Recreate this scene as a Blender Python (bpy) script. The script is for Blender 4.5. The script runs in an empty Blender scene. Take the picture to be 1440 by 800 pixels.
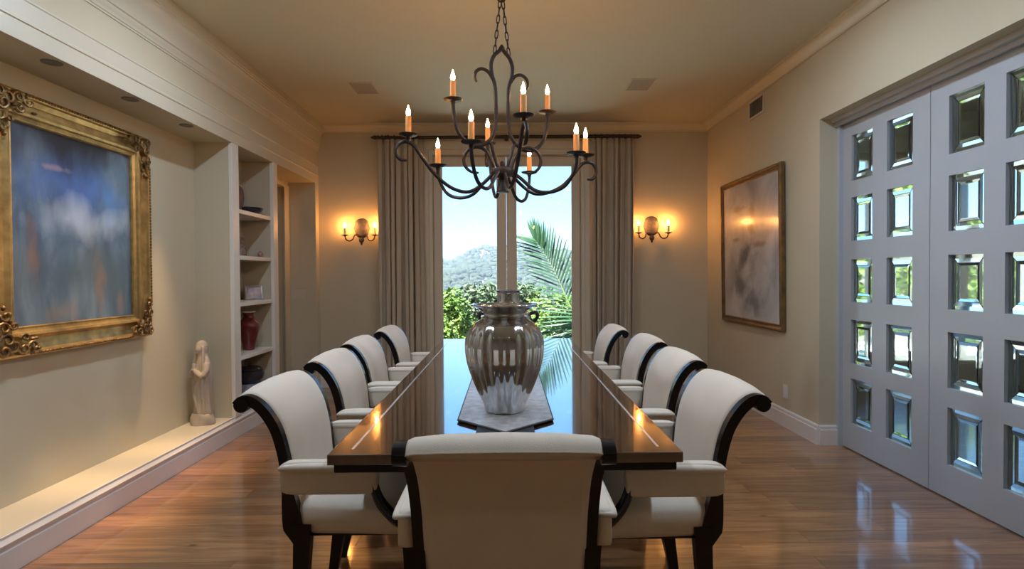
import bpy, bmesh, math, random
from mathutils import Vector, Matrix
random.seed(7)
PI = math.pi
S = bpy.context.scene
COL = S.collection

# ---------------------------------------------------------------- camera
F_PX, YAW, PITCH, ROLL, EYE = 800.0, .0081, -.0163, .0063, 1.3
fw = Vector((math.sin(YAW)*math.cos(PITCH), math.cos(YAW)*math.cos(PITCH), math.sin(PITCH)))
_r = Vector((math.cos(YAW), -math.sin(YAW), 0)); _u = _r.cross(fw)
RT = math.cos(ROLL)*_r - math.sin(ROLL)*_u
UP = math.cos(ROLL)*_u + math.sin(ROLL)*_r
cam_d = bpy.data.cameras.new('camera'); cam = bpy.data.objects.new('camera', cam_d); COL.objects.link(cam)
cam_d.sensor_width = 36; cam_d.lens = 36*F_PX/1440; cam_d.clip_end = 2000; cam_d.clip_start = .05
cam.matrix_world = Matrix(((RT.x, UP.x, -fw.x, 0), (RT.y, UP.y, -fw.y, 0), (RT.z, UP.z, -fw.z, EYE), (0, 0, 0, 1)))
S.camera = cam

def ray(px, py): return fw + RT*((px-720)/F_PX) - UP*((py-400)/F_PX)
def at_y(px, py, Y):
    d = ray(px, py); t = Y/d.y
    return Vector((d.x*t, Y, EYE+d.z*t))

# ---------------------------------------------------------------- world, sun, exposure
W = bpy.data.worlds.new('world'); S.world = W; W.use_nodes = True
nt = W.node_tree; nt.nodes.clear()
tc = nt.nodes.new('ShaderNodeTexCoord'); sx = nt.nodes.new('ShaderNodeSeparateXYZ')
rp = nt.nodes.new('ShaderNodeValToRGB'); bg = nt.nodes.new('ShaderNodeBackground'); wo = nt.nodes.new('ShaderNodeOutputWorld')
nt.links.new(tc.outputs['Generated'], sx.inputs[0]); nt.links.new(sx.outputs['Z'], rp.inputs[0])
rp.color_ramp.elements[0].position = 0.0; rp.color_ramp.elements[0].color = (.30, .43, .53, 1)
rp.color_ramp.elements[1].position = .6; rp.color_ramp.elements[1].color = (.12, .27, .60, 1)
e = rp.color_ramp.elements.new(.09); e.color = (.215, .395, .62, 1)
e = rp.color_ramp.elements.new(.22); e.color = (.15, .34, .62, 1)
nt.links.new(rp.outputs[0], bg.inputs[0]); bg.inputs[1].default_value = 3.3
nt.links.new(bg.outputs[0], wo.inputs[0])
sun_d = bpy.data.lights.new('sun', 'SUN'); sun = bpy.data.objects.new('sun', sun_d); COL.objects.link(sun)
sun_d.energy = 30; sun_d.angle = .01; sun_d.color = (1, .97, .92)
sun.rotation_euler = Vector((.22, .36, -.91)).to_track_quat('-Z', 'Y').to_euler()
S.view_settings.view_transform = 'Standard'; S.view_settings.look = 'None'
S.view_settings.gamma = 1; S.view_settings.use_curve_mapping = False
S.view_settings.exposure = 0.26
S.cycles.caustics_reflective = False

# ---------------------------------------------------------------- materials
MATS = {}
def nodes_of(m):
    m.use_nodes = True
    t = m.node_tree
    return t, t.nodes['Principled BSDF']
def mat(name, col, rough=.5, metal=0., coat=0., coat_rough=.05, var=0., vscale=3., bump=0., bscale=200., vcol=None, stretch=None, spec=.5, sheen=0., coords='Object', trans=0.):
    m = bpy.data.materials.new(name); t, b = nodes_of(m); N, L = t.nodes, t.links
    b.inputs['Base Color'].default_value = (*col, 1); b.inputs['Roughness'].default_value = rough
    b.inputs['Metallic'].default_value = metal; b.inputs['Coat Weight'].default_value = coat
    b.inputs['Coat Roughness'].default_value = coat_rough; b.inputs['Specular IOR Level'].default_value = spec
    b.inputs['Sheen Weight'].default_value = sheen
    b.inputs['Transmission Weight'].default_value = trans
    if var or bump:
        tc = N.new('ShaderNodeTexCoord'); mp = N.new('ShaderNodeMapping'); L.new(tc.outputs[coords], mp.inputs[0])
        if stretch: mp.inputs['Scale'].default_value = stretch
    if var:
        nz = N.new('ShaderNodeTexNoise'); nz.inputs['Scale'].default_value = vscale; nz.inputs['Detail'].default_value = 5
        L.new(mp.outputs[0], nz.inputs[0])
        r = N.new('ShaderNodeValToRGB'); r.color_ramp.elements[0].position = .3; r.color_ramp.elements[1].position = .7
        c2 = vcol or tuple(c*(1-var) for c in col)
        r.color_ramp.elements[0].color = (*c2, 1); r.color_ramp.elements[1].color = (*col, 1)
        L.new(nz.outputs['Fac'], r.inputs[0]); L.new(r.outputs[0], b.inputs['Base Color'])
    if bump:
        n2 = N.new('ShaderNodeTexNoise'); n2.inputs['Scale'].default_value = bscale; n2.inputs['Detail'].default_value = 3
        L.new(mp.outputs[0], n2.inputs[0])
        bp = N.new('ShaderNodeBump'); bp.inputs['Strength'].default_value = bump; bp.inputs['Distance'].default_value = .002
        L.new(n2.outputs['Fac'], bp.inputs['Height']); L.new(bp.outputs[0], b.inputs['Normal'])
    MATS[name] = m
    return m
def emit(name, col, strength):
    m = bpy.data.materials.new(name); t, b = nodes_of(m)
    b.inputs['Base Color'].default_value = (*col, 1); b.inputs['Emission Color'].default_value = (*col, 1)
    b.inputs['Emission Strength'].default_value = strength
    MATS[name] = m; return m

mat('wall', (.58, .53, .395), .75, var=.05, vscale=1.2, bump=.12, bscale=90)
mat('ceiling_paint', (.60, .575, .46), .8, var=.04, vscale=.9, bump=.06, bscale=70)
mat('trim', (.61, .57, .46), .4, var=.03, vscale=2)
mat('baseboard_paint', (.74, .72, .70), .35, var=.03, vscale=2)
mat('door_paint', (.45, .495, .55), .33, var=.03, vscale=2)
mat('window_frame_paint', (.66, .60, .48), .45, var=.04, vscale=3)
mat('shelf_paint', (.78, .76, .70), .4, var=.03)
mat('bookcase_back', (.52, .46, .35), .6, var=.05)
mat('fabric', (.78, .69, .58), .85, var=.06, vscale=8, bump=.35, bscale=420, sheen=.25)
mat('black_lacquer', (.007, .006, .008), .24, coat=.15, coat_rough=.08, var=.3, vscale=6, spec=.35)
mat('iron', (.030, .024, .026), .5, metal=.45, var=.4, vscale=22, bump=.4, bscale=60)
mat('iron_sconce', (.09, .065, .05), .5, metal=.5, var=.4, vscale=22, bump=.4, bscale=60)
mat('sconce_plate', (.17, .145, .14), .6, metal=.35, var=.45, vscale=30, bump=.8, bscale=70)
mat('wax', (.85, .36, .09), .55, var=.1, vscale=12)
mat('wax_pale', (.75, .62, .48), .55, var=.1, vscale=12)
mat('curtain', (.50, .43, .33), .8, var=.10, vscale=5, bump=.2, bscale=300, sheen=.2)
mat('rod', (.055, .035, .025), .4, metal=.2, var=.3, vscale=8)
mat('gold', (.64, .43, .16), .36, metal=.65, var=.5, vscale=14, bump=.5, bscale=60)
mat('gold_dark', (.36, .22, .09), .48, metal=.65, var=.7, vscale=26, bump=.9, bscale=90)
mat('gold_thin', (.24, .145, .06), .42, metal=.5, var=.5, vscale=12, bump=.4, bscale=60)
mat('stone', (.47, .41, .345), .75, var=.15, vscale=10, bump=.4, bscale=60)
mat('dark_ceramic', (.025, .026, .035), .15, coat=.4, var=.4, vscale=9)
mat('red_ceramic', (.16, .016, .022), .16, coat=.6, var=.5, vscale=9)
mat('silver_frame', (.62, .62, .62), .3, metal=.7, var=.2, vscale=20)
mat('photo_print', (.20, .24, .34), .3, var=.9, vscale=22, vcol=(.60, .45, .42))
mat('plaque', (.36, .29, .29), .6, var=.5, vscale=28, bump=.6, bscale=60)
mat('figurine', (.45, .30, .26), .45, var=.6, vscale=40)
mat('blue_plate', (.06, .09, .16), .2, coat=.5, var=.8, vscale=16, vcol=(.36, .14, .05))
mat('pale_blue', (.42, .46, .58), .4, var=.2)
mat('plastic_white', (.78, .78, .80), .35, var=.02)
mat('vent_metal', (.62, .58, .48), .5, var=.05)
mat('vent_dark', (.20, .19, .17), .6, var=.1)
mat('grille', (.40, .36, .29), .7, var=.15, vscale=60, bump=.3, bscale=300)
mat('inlay', (.66, .63, .60), .25, metal=.3, coat=.5, var=.05)
mat('silver_glass', (.70, .71, .72), .11, metal=.92, var=.25, vscale=9, bump=.10, bscale=24, vcol=(.40, .41, .42))
mat('runner', (.72, .69, .70), .42, metal=.3, var=.45, vscale=30, bump=1.0, bscale=110, sheen=.3)
mat('runner_trim', (.03, .035, .045), .5, var=.2)
mat('bark', (.16, .11, .07), .9, var=.4, vscale=9, bump=.6, bscale=30)
mat('rachis', (.30, .34, .12), .5, var=.2)
mat('palm_leaf', (.026, .080, .032), .42, var=.3, vscale=6)
mat('leaf_bright', (.150, .225, .026), .6, var=.5, vscale=1.2, vcol=(.055, .125, .018))
mat('leaf_soft', (.105, .140, .060), .7, var=.4, vscale=.5, vcol=(.055, .090, .046))
mat('leaf_dark', (.040, .080, .022), .6, var=.5, vscale=1.0, vcol=(.016, .040, .012))
mat('shrub', (.034, .048, .030), .9, var=.5, vscale=.06, vcol=(.016, .028, .022))
mat('hill', (.110, .092, .064), .95, var=.35, vscale=.03, vcol=(.052, .060, .036))
mat('terrace', (.74, .80, .70), .85, var=.12, vscale=2, bump=.3, bscale=30)
mat('stucco', (.62, .56, .46), .9, var=.08, vscale=2)
mat('track', (.30, .28, .25), .5, metal=.3, var=.1)
mat('lens_glow_ring', (.60, .56, .48), .5, var=.05)
bulb_m = emit('bulb_glow', (1.0, .48, .15), 175)
bulb_s = emit('sconce_bulb_glow', (1.0, .40, .09), 430)
down_m = emit('downlight_glow', (1.0, .70, .38), 22)
room_m = emit('room_fill_glow', (.95, .97, 1.0), 12)  # lens of the fill lights added to the ceiling
hall_m = emit('hall_lamp_glow', (1.0, .66, .36), 6)

# clear sheet glass for the garden doors
m = bpy.data.materials.new('clear_glass'); t, b = nodes_of(m); N, L = t.nodes, t.links
tr = N.new('ShaderNodeBsdfTransparent'); gl = N.new('ShaderNodeBsdfGlossy'); gl.inputs['Roughness'].default_value = .02
fr = N.new('ShaderNodeFresnel'); fr.inputs[0].default_value = 1.35; mx = N.new('ShaderNodeMixShader')
tr.inputs[0].default_value = (.96, .98, .97, 1)
L.new(fr.outputs[0], mx.inputs[0]); L.new(tr.outputs[0], mx.inputs[1]); L.new(gl.outputs[0], mx.inputs[2])
L.new(mx.outputs[0], t.nodes['Material Output'].inputs[0]); MATS['clear_glass'] = m
# thick bevelled glass
m = bpy.data.materials.new('bevel_glass'); t, b = nodes_of(m)
b.inputs['Base Color'].default_value = (.93, .98, .97, 1); b.inputs['Transmission Weight'].default_value = 1
b.inputs['Roughness'].default_value = .03; b.inputs['IOR'].default_value = 1.5; MATS['bevel_glass'] = m
mat('came', (.20, .20, .21), .35, metal=.8, var=.2)

# floor boards: honey oak with per-board tone, grain along X, a few knots
m = bpy.data.materials.new('oak_board'); t, b = nodes_of(m); N, L = t.nodes, t.links
tc = N.new('ShaderNodeTexCoord'); oi = N.new('ShaderNodeObjectInfo')
mul = N.new('ShaderNodeVectorMath'); mul.operation = 'ADD'; L.new(tc.outputs['Object'], mul.inputs[0])
sc_ = N.new('ShaderNodeMath'); sc_.operation = 'MULTIPLY'; sc_.inputs[1].default_value = 57; L.new(oi.outputs['Random'], sc_.inputs[0])
cmb = N.new('ShaderNodeCombineXYZ'); 
for i in range(3): L.new(sc_.outputs[0], cmb.inputs[i])
L.new(cmb.outputs[0], mul.inputs[1])
mp = N.new('ShaderNodeMapping'); mp.inputs['Scale'].default_value = (1.1, 13, 13); L.new(mul.outputs[0], mp.inputs[0])
nz = N.new('ShaderNodeTexNoise'); nz.inputs['Scale'].default_value = 2.4; nz.inputs['Detail'].default_value = 8; nz.inputs['Distortion'].default_value = .8
L.new(mp.outputs[0], nz.inputs[0])
r1 = N.new('ShaderNodeValToRGB'); r1.color_ramp.elements[0].position = .28; r1.color_ramp.elements[1].position = .72
r1.color_ramp.elements[0].color = (.20, .090, .034, 1); r1.color_ramp.elements[1].color = (.46, .235, .10, 1)
el = r1.color_ramp.elements.new(.5); el.color = (.33, .155, .060, 1)
L.new(nz.outputs['Fac'], r1.inputs[0])
vo = N.new('ShaderNodeTexVoronoi'); vo.inputs['Scale'].default_value = 2.2
mp2 = N.new('ShaderNodeMapping'); mp2.inputs['Scale'].default_value = (1, 2.2, 1); L.new(mul.outputs[0], mp2.inputs[0]); L.new(mp2.outputs[0], vo.inputs[0])
kr = N.new('ShaderNodeValToRGB'); kr.color_ramp.elements[0].position = .02; kr.color_ramp.elements[1].position = .07
kr.color_ramp.elements[0].color = (.25, .2, .18, 1); kr.color_ramp.elements[1].color = (1, 1, 1, 1); L.new(vo.outputs['Distance'], kr.inputs[0])
mk = N.new('ShaderNodeMix'); mk.data_type = 'RGBA'; mk.blend_type = 'MULTIPLY'; mk.inputs[0].default_value = 1
L.new(r1.outputs[0], mk.inputs[6]); L.new(kr.outputs[0], mk.inputs[7])
hs = N.new('ShaderNodeHueSaturation'); L.new(mk.outputs[2], hs.inputs['Color'])
mr = N.new('ShaderNodeMapRange'); mr.inputs[3].default_value = .72; mr.inputs[4].default_value = 1.22; L.new(oi.outputs['Random'], mr.inputs[0]); L.new(mr.outputs[0], hs.inputs['Value'])
L.new(hs.outputs[0], b.inputs['Base Color'])
b.inputs['Roughness'].default_value = .30; b.inputs['Coat Weight'].default_value = .9; b.inputs['Coat Roughness'].default_value = .09; b.inputs['Coat IOR'].default_value = 1.6
bp = N.new('ShaderNodeBump'); bp.inputs['Strength'].default_value = .12; bp.inputs['Distance'].default_value = .002
L.new(nz.outputs['Fac'], bp.inputs['Height']); L.new(bp.outputs[0], b.inputs['Normal'])
MATS['oak_board'] = m
mat('sub_floor', (.06, .03, .015), .8, var=.2)

# table veneer: dark striped wood, long stripes along Y, high gloss
m = bpy.data.materials.new('striped_veneer'); t, b = nodes_of(m); N, L = t.nodes, t.links
tc = N.new('ShaderNodeTexCoord'); mp = N.new('ShaderNodeMapping'); mp.inputs['Scale'].default_value = (26, .5, 8); L.new(tc.outputs['Object'], mp.inputs[0])
nz = N.new('ShaderNodeTexNoise'); nz.inputs['Scale'].default_value = 1.6; nz.inputs['Detail'].default_value = 6; nz.inputs['Distortion'].default_value = .4
L.new(mp.outputs[0], nz.inputs[0])
r1 = N.new('ShaderNodeValToRGB'); r1.color_ramp.elements[0].position = .35; r1.color_ramp.elements[1].position = .68
r1.color_ramp.elements[0].color = (.018, .008, .005, 1); r1.color_ramp.elements[1].color = (.115, .052, .024, 1)
L.new(nz.outputs['Fac'], r1.inputs[0]); L.new(r1.outputs[0], b.inputs['Base Color'])
b.inputs['Roughness'].default_value = .12; b.inputs['Coat Weight'].default_value = 1; b.inputs['Coat Roughness'].default_value = .03
b.inputs['Coat IOR'].default_value = 2.3; b.inputs['IOR'].default_value = 1.6
MATS['striped_veneer'] = m

def painting_mat(name, stops, scale, dist, streak, coatw=.25, rough=.35, blobs=None, grad=None):
    """layered noise canvas: stops = colour ramp over a warped height + noise field"""
    m = bpy.data.materials.new(name); t, b = nodes_of(m); N, L = t.nodes, t.links
    tc = N.new('ShaderNodeTexCoord'); mp = N.new('ShaderNodeMapping'); L.new(tc.outputs['Object'], mp.inputs[0]); mp.inputs['Scale'].default_value = streak
    nz = N.new('ShaderNodeTexNoise'); nz.inputs['Scale'].default_value = scale; nz.inputs['Detail'].default_value = 9; nz.inputs['Distortion'].default_value = dist
    L.new(mp.outputs[0], nz.inputs[0])
    sp = N.new('ShaderNodeSeparateXYZ'); L.new(tc.outputs['Object'], sp.inputs[0])
    g = N.new('ShaderNodeMath'); g.operation = 'MULTIPLY_ADD'; g.inputs[1].default_value = grad or 0; L.new(sp.outputs['Z'], g.inputs[0]); L.new(nz.outputs['Fac'], g.inputs[2])
    r = N.new('ShaderNodeValToRGB')
    r.color_ramp.elements[0].position = stops[0][0]; r.color_ramp.elements[0].color = (*stops[0][1], 1)
    r.color_ramp.elements[1].position = stops[-1][0]; r.color_ramp.elements[1].color = (*stops[-1][1], 1)
    for p, c in stops[1:-1]:
        q = r.color_ramp.elements.new(p); q.color = (*c, 1)
    L.new(g.outputs[0], r.inputs[0])
    last = r.outputs[0]
    for (cy, cz, ry, rz, col, amt, nscale) in (blobs or []):
        # soft-edged painted shapes, broken up by noise
        s1 = N.new('ShaderNodeVectorMath'); s1.operation = 'SUBTRACT'; s1.inputs[1].default_value = (0, cy, cz); L.new(tc.outputs['Object'], s1.inputs[0])
        s2 = N.new('ShaderNodeVectorMath'); s2.operation = 'MULTIPLY'; s2.inputs[1].default_value = (0, 1/ry, 1/rz); L.new(s1.outputs[0], s2.inputs[0])
        ln = N.new('ShaderNodeVectorMath'); ln.operation = 'LENGTH'; L.new(s2.outputs[0], ln.inputs[0])
        n2 = N.new('ShaderNodeTexNoise'); n2.inputs['Scale'].default_value = nscale; n2.inputs['Detail'].default_value = 7; L.new(mp.outputs[0], n2.inputs[0])
        ad = N.new('ShaderNodeMath'); ad.operation = 'MULTIPLY_ADD'; ad.inputs[1].default_value = 2.6; L.new(n2.outputs['Fac'], ad.inputs[0]); L.new(ln.outputs['Value'], ad.inputs[2])
        mr = N.new('ShaderNodeMapRange'); mr.inputs[1].default_value = 1.5; mr.inputs[2].default_value = 2.3; mr.inputs[3].default_value = amt; mr.inputs[4].default_value = 0
        L.new(ad.outputs[0], mr.inputs[0])
        mx = N.new('ShaderNodeMix'); mx.data_type = 'RGBA'; L.new(mr.outputs[0], mx.inputs[0]); L.new(last, mx.inputs[6]); mx.inputs[7].default_value = (*col, 1)
        last = mx.outputs[2]
    L.new(last, b.inputs['Base Color'])
    b.inputs['Roughness'].default_value = rough; b.inputs['Coat Weight'].default_value = coatw; b.inputs['Coat Roughness'].default_value = .16
    bp = N.new('ShaderNodeBump'); bp.inputs['Strength'].default_value = .25; bp.inputs['Distance'].default_value = .003
    L.new(nz.outputs['Fac'], bp.inputs['Height']); L.new(bp.outputs[0], b.inputs['Normal'])
    MATS[name] = m
painting_mat('abstract_canvas', [(.25, (.045, .070, .115)), (.42, (.085, .125, .185)), (.55, (.13, .18, .24)), (.75, (.24, .29, .36))], 2.6, 1.4, (1, 1.6, .8), grad=0.0,
    blobs=[(.02, .26, .55, .22, (.08, .16, .46), .9, 2.2), (.26, .22, .2, .2, (.12, .28, .66), .9, 2.6), (.0, .56, .9, .32, (.022, .019, .024), .97, 2.5), (-.08, .06, .28, .16, (.58, .61, .70), .95, 2.0), (.28, .07, .18, .13, (.50, .56, .66), .85, 3),
           (.0, -.24, .6, .20, (.075, .100, .115), .75, 1.6), (-.32, -.10, .05, .20, (.26, .13, .08), .75, 9), (.17, -.34, .055, .26, (.24, .135, .085), .7, 11), (-.12, -.46, .15, .09, (.28, .19, .15), .7, 5), (.35, -.42, .04, .10, (.25, .16, .12), .7, 6), (-.16, .33, .14, .02, (.45, .30, .34), .6, 8)])
painting_mat('misty_canvas', [(.28, (.26, .26, .27)), (.45, (.40, .41, .43)), (.6, (.52, .53, .55)), (.8, (.66, .66, .65))], 2.2, 1.0, (1, 1, 1), grad=-.05,
    coatw=.5, blobs=[(.06, -.06, .20, .17, (.09, .095, .11), .95, 6), (.16, -.34, .30, .22, (.10, .11, .135), .92, 5), (-.12, -.50, .20, .12, (.14, .15, .17), .8, 6), (-.06, .30, .09, .17, (.13, .12, .11), .9, 7), (.20, .42, .20, .04, (.15, .14, .12), .8, 9), (-.25, .05, .22, .035, (.16, .15, .14), .8, 9), (.30, .12, .14, .03, (.16, .15, .14), .8, 9)])

# ---------------------------------------------------------------- mesh builder
class MB:
    def __init__(self): self.v, self.f = [], []
    def add(self, vs, fs):
        o = len(self.v); self.v += [tuple(p) for p in vs]; self.f += [tuple(i+o for i in q) for q in fs]; return self
    def box(self, x0, x1, y0, y1, z0, z1):
        return self.add([(x, y, z) for x in (x0, x1) for y in (y0, y1) for z in (z0, z1)],
                        [(0, 1, 3, 2), (4, 6, 7, 5), (0, 4, 5, 1), (2, 3, 7, 6), (0, 2, 6, 4), (1, 5, 7, 3)])
    def rings(self, rs, cap=True, closed=False):
        n = len(rs[0]); vs = [p for r in rs for p in r]; fs = []
        m = len(rs) if closed else len(rs)-1
        for i in range(m):
            a, b = i*n, ((i+1) % len(rs))*n
            for j in range(n): fs.append((a+j, a+(j+1) % n, b+(j+1) % n, b+j))
        if cap and not closed:
            fs.append(tuple(range(n-1, -1, -1))); fs.append(tuple(range((len(rs)-1)*n, len(rs)*n)))
        return self.add(vs, fs)
    def tube(self, pts, rad, n=8, sub=0, flat=None, closed=False):
        pts = [Vector(p) for p in pts]
        rads = list(rad) if isinstance(rad, (list, tuple)) else [rad]*len(pts)
        if sub: pts, rads = smooth_path(pts, rads, sub)
        rs = []; prev = None
        for i, p in enumerate(pts):
            if closed: d = pts[(i+1) % len(pts)]-pts[i-1]
            else: d = pts[min(i+1, len(pts)-1)]-pts[max(i-1, 0)]
            d.normalize()
            if prev is None:
                a = Vector((0, 0, 1)) if abs(d.z) < .9 else Vector((1, 0, 0))
                u = d.cross(a).normalized()
            else: u = (prev - d*prev.dot(d)).normalized()
            prev = u; w = d.cross(u)
            fx = flat or (1, 1)
            rs.append([p+rads[i]*(u*math.cos(2*PI*k/n)*fx[0]+w*math.sin(2*PI*k/n)*fx[1]) for k in range(n)])
        return self.rings(rs, closed=closed)
    def lathe(self, prof, n=24, c=(0, 0, 0), flute=None):
        rs = []
        for r, z in prof:
            ring = []
            for k in range(n):
                a = 2*PI*k/n; q = r*(flute(a, z) if flute else 1)
                ring.append((c[0]+q*math.cos(a), c[1]+q*math.sin(a), c[2]+z))
            rs.append(ring)
        return self.rings(rs)
    def superell(self, c, s, e1=.35, e2=.35, nu=20, nv=12, fn=None):
        def pw(x, e): return math.copysign(abs(x)**e, x)
        rs = []
        for j in range(nv+1):
            ph = -PI/2+PI*j/nv; ph = max(-PI/2+.02, min(PI/2-.02, ph))
            ring = []
            for k in range(nu):
                th = 2*PI*k/nu
                p = [s[0]*pw(math.cos(ph), e1)*pw(math.cos(th), e2), s[1]*pw(math.cos(ph), e1)*pw(math.sin(th), e2), s[2]*pw(math.sin(ph), e1)]
                if fn: p = fn(p)
                ring.append((c[0]+p[0], c[1]+p[1], c[2]+p[2]))
            rs.append(ring)
        return self.rings(rs)
    def ellip(self, c, s, nu=10, nv=6): return self.superell(c, s, 1, 1, nu, nv)
    def extrude(self, prof, p0, p1, ax):
        """profile of (a,z) pairs swept between p0 and p1; ax = direction of a"""
        p0, p1, ax = Vector(p0), Vector(p1), Vector(ax)
        return self.rings([[p0+ax*a+Vector((0, 0, z)) for a, z in prof], [p1+ax*a+Vector((0, 0, z)) for a, z in prof]])
    def build(self, name, material, parent=None, smooth=False, loc=None, kind=None, bevel=0, label=None):
        me = bpy.data.meshes.new(name); me.from_pydata(self.v, [], self.f)
        bm = bmesh.new(); bm.from_mesh(me); bmesh.ops.recalc_face_normals(bm, faces=bm.faces); bm.to_mesh(me); bm.free()
        if smooth:
            me.polygons.foreach_set('use_smooth', [True]*len(me.polygons))
            if smooth != 'all': me.set_sharp_from_angle(angle=math.radians(45))
        me.materials.append(MATS[material] if isinstance(material, str) else material)
        o = bpy.data.objects.new(name, me); COL.objects.link(o)
        if parent: o.parent = parent
        if loc: o.location = loc
        if kind: o['kind'] = kind
        if label: o['label'] = label
        if bevel:
            bv = o.modifiers.new('bevel', 'BEVEL'); bv.width = bevel; bv.segments = 2; bv.limit_method = 'ANGLE'
        return o
def smooth_path(pts, rads, sub):
    P, Rr = [], []
    n = len(pts)
    for i in range(n-1):
        p0, p1, p2, p3 = pts[max(i-1, 0)], pts[i], pts[i+1], pts[min(i+2, n-1)]
        for k in range(sub):
            t = k/sub; t2, t3 = t*t, t*t*t
            P.append(.5*((2*p1)+(p2-p0)*t+(2*p0-5*p1+4*p2-p3)*t2+(3*p1-p0-3*p2+p3)*t3))
            Rr.append(rads[i]*(1-t)+rads[i+1]*t)
    P.append(pts[-1]); Rr.append(rads[-1])
    return P, Rr
def tag(o, label=None, cat=None, group=None, kind=None):
    if label: o['label'] = label
    if cat: o['category'] = cat
    if group: o['group'] = group
    if kind: o['kind'] = kind
    return o
def thing(name, label, cat, loc=(0, 0, 0), rz=0, group=None):
    o = bpy.data.objects.new(name, None); COL.objects.link(o); o.location = loc; o.rotation_euler = (0, 0, rz)
    o.empty_display_size = .1
    return tag(o, label, cat, group)
def copy_tree(o, parent=None):
    c = o.copy(); COL.objects.link(c); c.parent = parent
    for ch in list(o.children): copy_tree(ch, c)
    return c
def struct(name, mb, m, parent=None, **k):
    o = mb.build(name, m, parent, **k); o['kind'] = 'structure'; return o

# ---------------------------------------------------------------- the room shell
XL, XN, XR, XD = -2.2, -2.5, 2.3525, 2.512
YB, Y0, ZC = 6.67, -2.6, 3.06
ZH = 2.375                       # underside of the left header
DY0, DY1, DZ = 2.44, 4.271, 2.4226   # opening of the glazed doors
# floor: dark bed with oak boards laid across the room
fl = struct('floor', MB().box(-4.1, 2.62, Y0, YB+.25, -.12, -.022), 'sub_floor')
random.seed(11)
bw, gap = .128, .0014
rows = int((YB+.14-Y0)/bw)+1
bmesh_cache = {}
for i in range(rows):
    y = YB+.14-bw*(i+.5)
    if y < .35 and i % 1 == 0 and y < -.2: break
    x = -2.24-random.uniform(0, .1); first = True
    left_end = -2.60 if 5.47 < y < 6.55 else -2.24
    x = left_end
    right_end = 2.60
    while x < right_end-.02:
        ln = random.choice((1.15, 1.5, 1.85, 2.2))
        if first: ln *= random.choice((.45, .7, 1.0)); first = False
        if right_end-(x+ln) < .35: ln = right_end-x
        ln = round(ln, 2)
        key = ln
        if key not in bmesh_cache:
            o = MB().box(-ln/2+gap/2, ln/2-gap/2, -bw/2+gap/2, bw/2-gap/2, -.02, 0).build('floor_board', 'oak_board', fl)
            bmesh_cache[key] = o.data
        else:
            o = bpy.data.objects.new('floor_board', bmesh_cache[key]); COL.objects.link(o); o.parent = fl
        o.location = (x+ln/2, y, random.uniform(-.0006, 0))
        x += ln
ybend = YB+.14-bw*i-bw/2+bw/2
struct('floor_rear', MB().box(-2.6, 2.6, Y0, YB+.14-bw*i, -.021, -.001), 'oak_board', fl).name = 'floor_boards_behind'

ce = struct('ceiling', MB().box(-4.1, 6.7, Y0-.1, YB+.1, ZC, ZC+.14), 'ceiling_paint')
struct('roof', MB().box(-4.6, 7.6, Y0-.6, YB+.28, ZC+.16, ZC+.34), 'stucco')

# wall_back with opening for the garden doors
OX, OZ = .93, 2.80
wb = MB(); wb.box(-4.1, -OX, YB, YB+.22, 0, ZC).box(OX, 2.62, YB, YB+.22, 0, ZC).box(-OX, OX, YB, YB+.22, OZ, ZC)
struct('wall_back', wb, 'wall')
# wall_right with opening for the glazed doors
wr = MB(); wr.box(XR, 2.62, DY1, YB, 0, ZC).box(XR, 2.62, Y0, DY0, 0, ZC).box(XR, 2.62, DY0, DY1, DZ+.03, ZC)
struct('wall_right', wr, 'wall')
# wall_left: niche, header, bookcase surround and doorway
NY0, NY1 = 2.0, 4.583
wl = MB()
wl.box(-2.7, XN, NY0, NY1, 0, ZC)                       # niche back
wl.box(-2.7, XL, Y0, NY0, 0, ZC)                            # solid wall before the niche
wl.box(XN, XL, NY0, 6.67, ZH, ZC)                           # header over niche, bookcase, doorway
wl.box(-2.7, XN, NY1, 5.475, 0, ZC)                         # behind bookcase
wl.box(XN, -2.226, NY1, 4.684, .1652, ZH)                     # end wall of the niche
wl.box(-2.7, XL, 6.548, YB, 0, ZH)                          # far pier (jamb of the doorway)
wl.box(-2.62, XN, 5.475, 5.60, 0, ZC).box(-2.62, XN, 6.44, 6.548, 0, ZC).box(-2.62, XN, 6.548, YB, ZH, ZC).box(-2.62, XN, 5.60, 6.44, 2.31, ZC)
struct('wall_left', wl, 'wall')
struct('wall_rear', MB().box(-2.7, 2.62, Y0-.15, Y0, 0, ZC), 'wall')
# small hall beyond the doorway
hall = MB().box(-4.1, -3.98, 5.1, YB, 0, ZC).box(-4.0, -2.62, 5.0, 5.12, 0, ZC)
struct('wall_hall', hall, 'wall')
lamp = thing('hall_ceiling_lamp', 'round flush ceiling lamp in the small hall beyond the doorway', 'lamp', (-3.2, 5.8, ZC))
MB().lathe([(.02, -.001), (.16, -.001), (.16, -.03), (.14, -.035)], 24).build('lamp_base', 'vent_metal', lamp, True)
MB().lathe([(.135, -.03), (.12, -.07), (.07, -.095), (.01, -.10)], 24).build('lamp_shade', hall_m, lamp, True)

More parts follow.
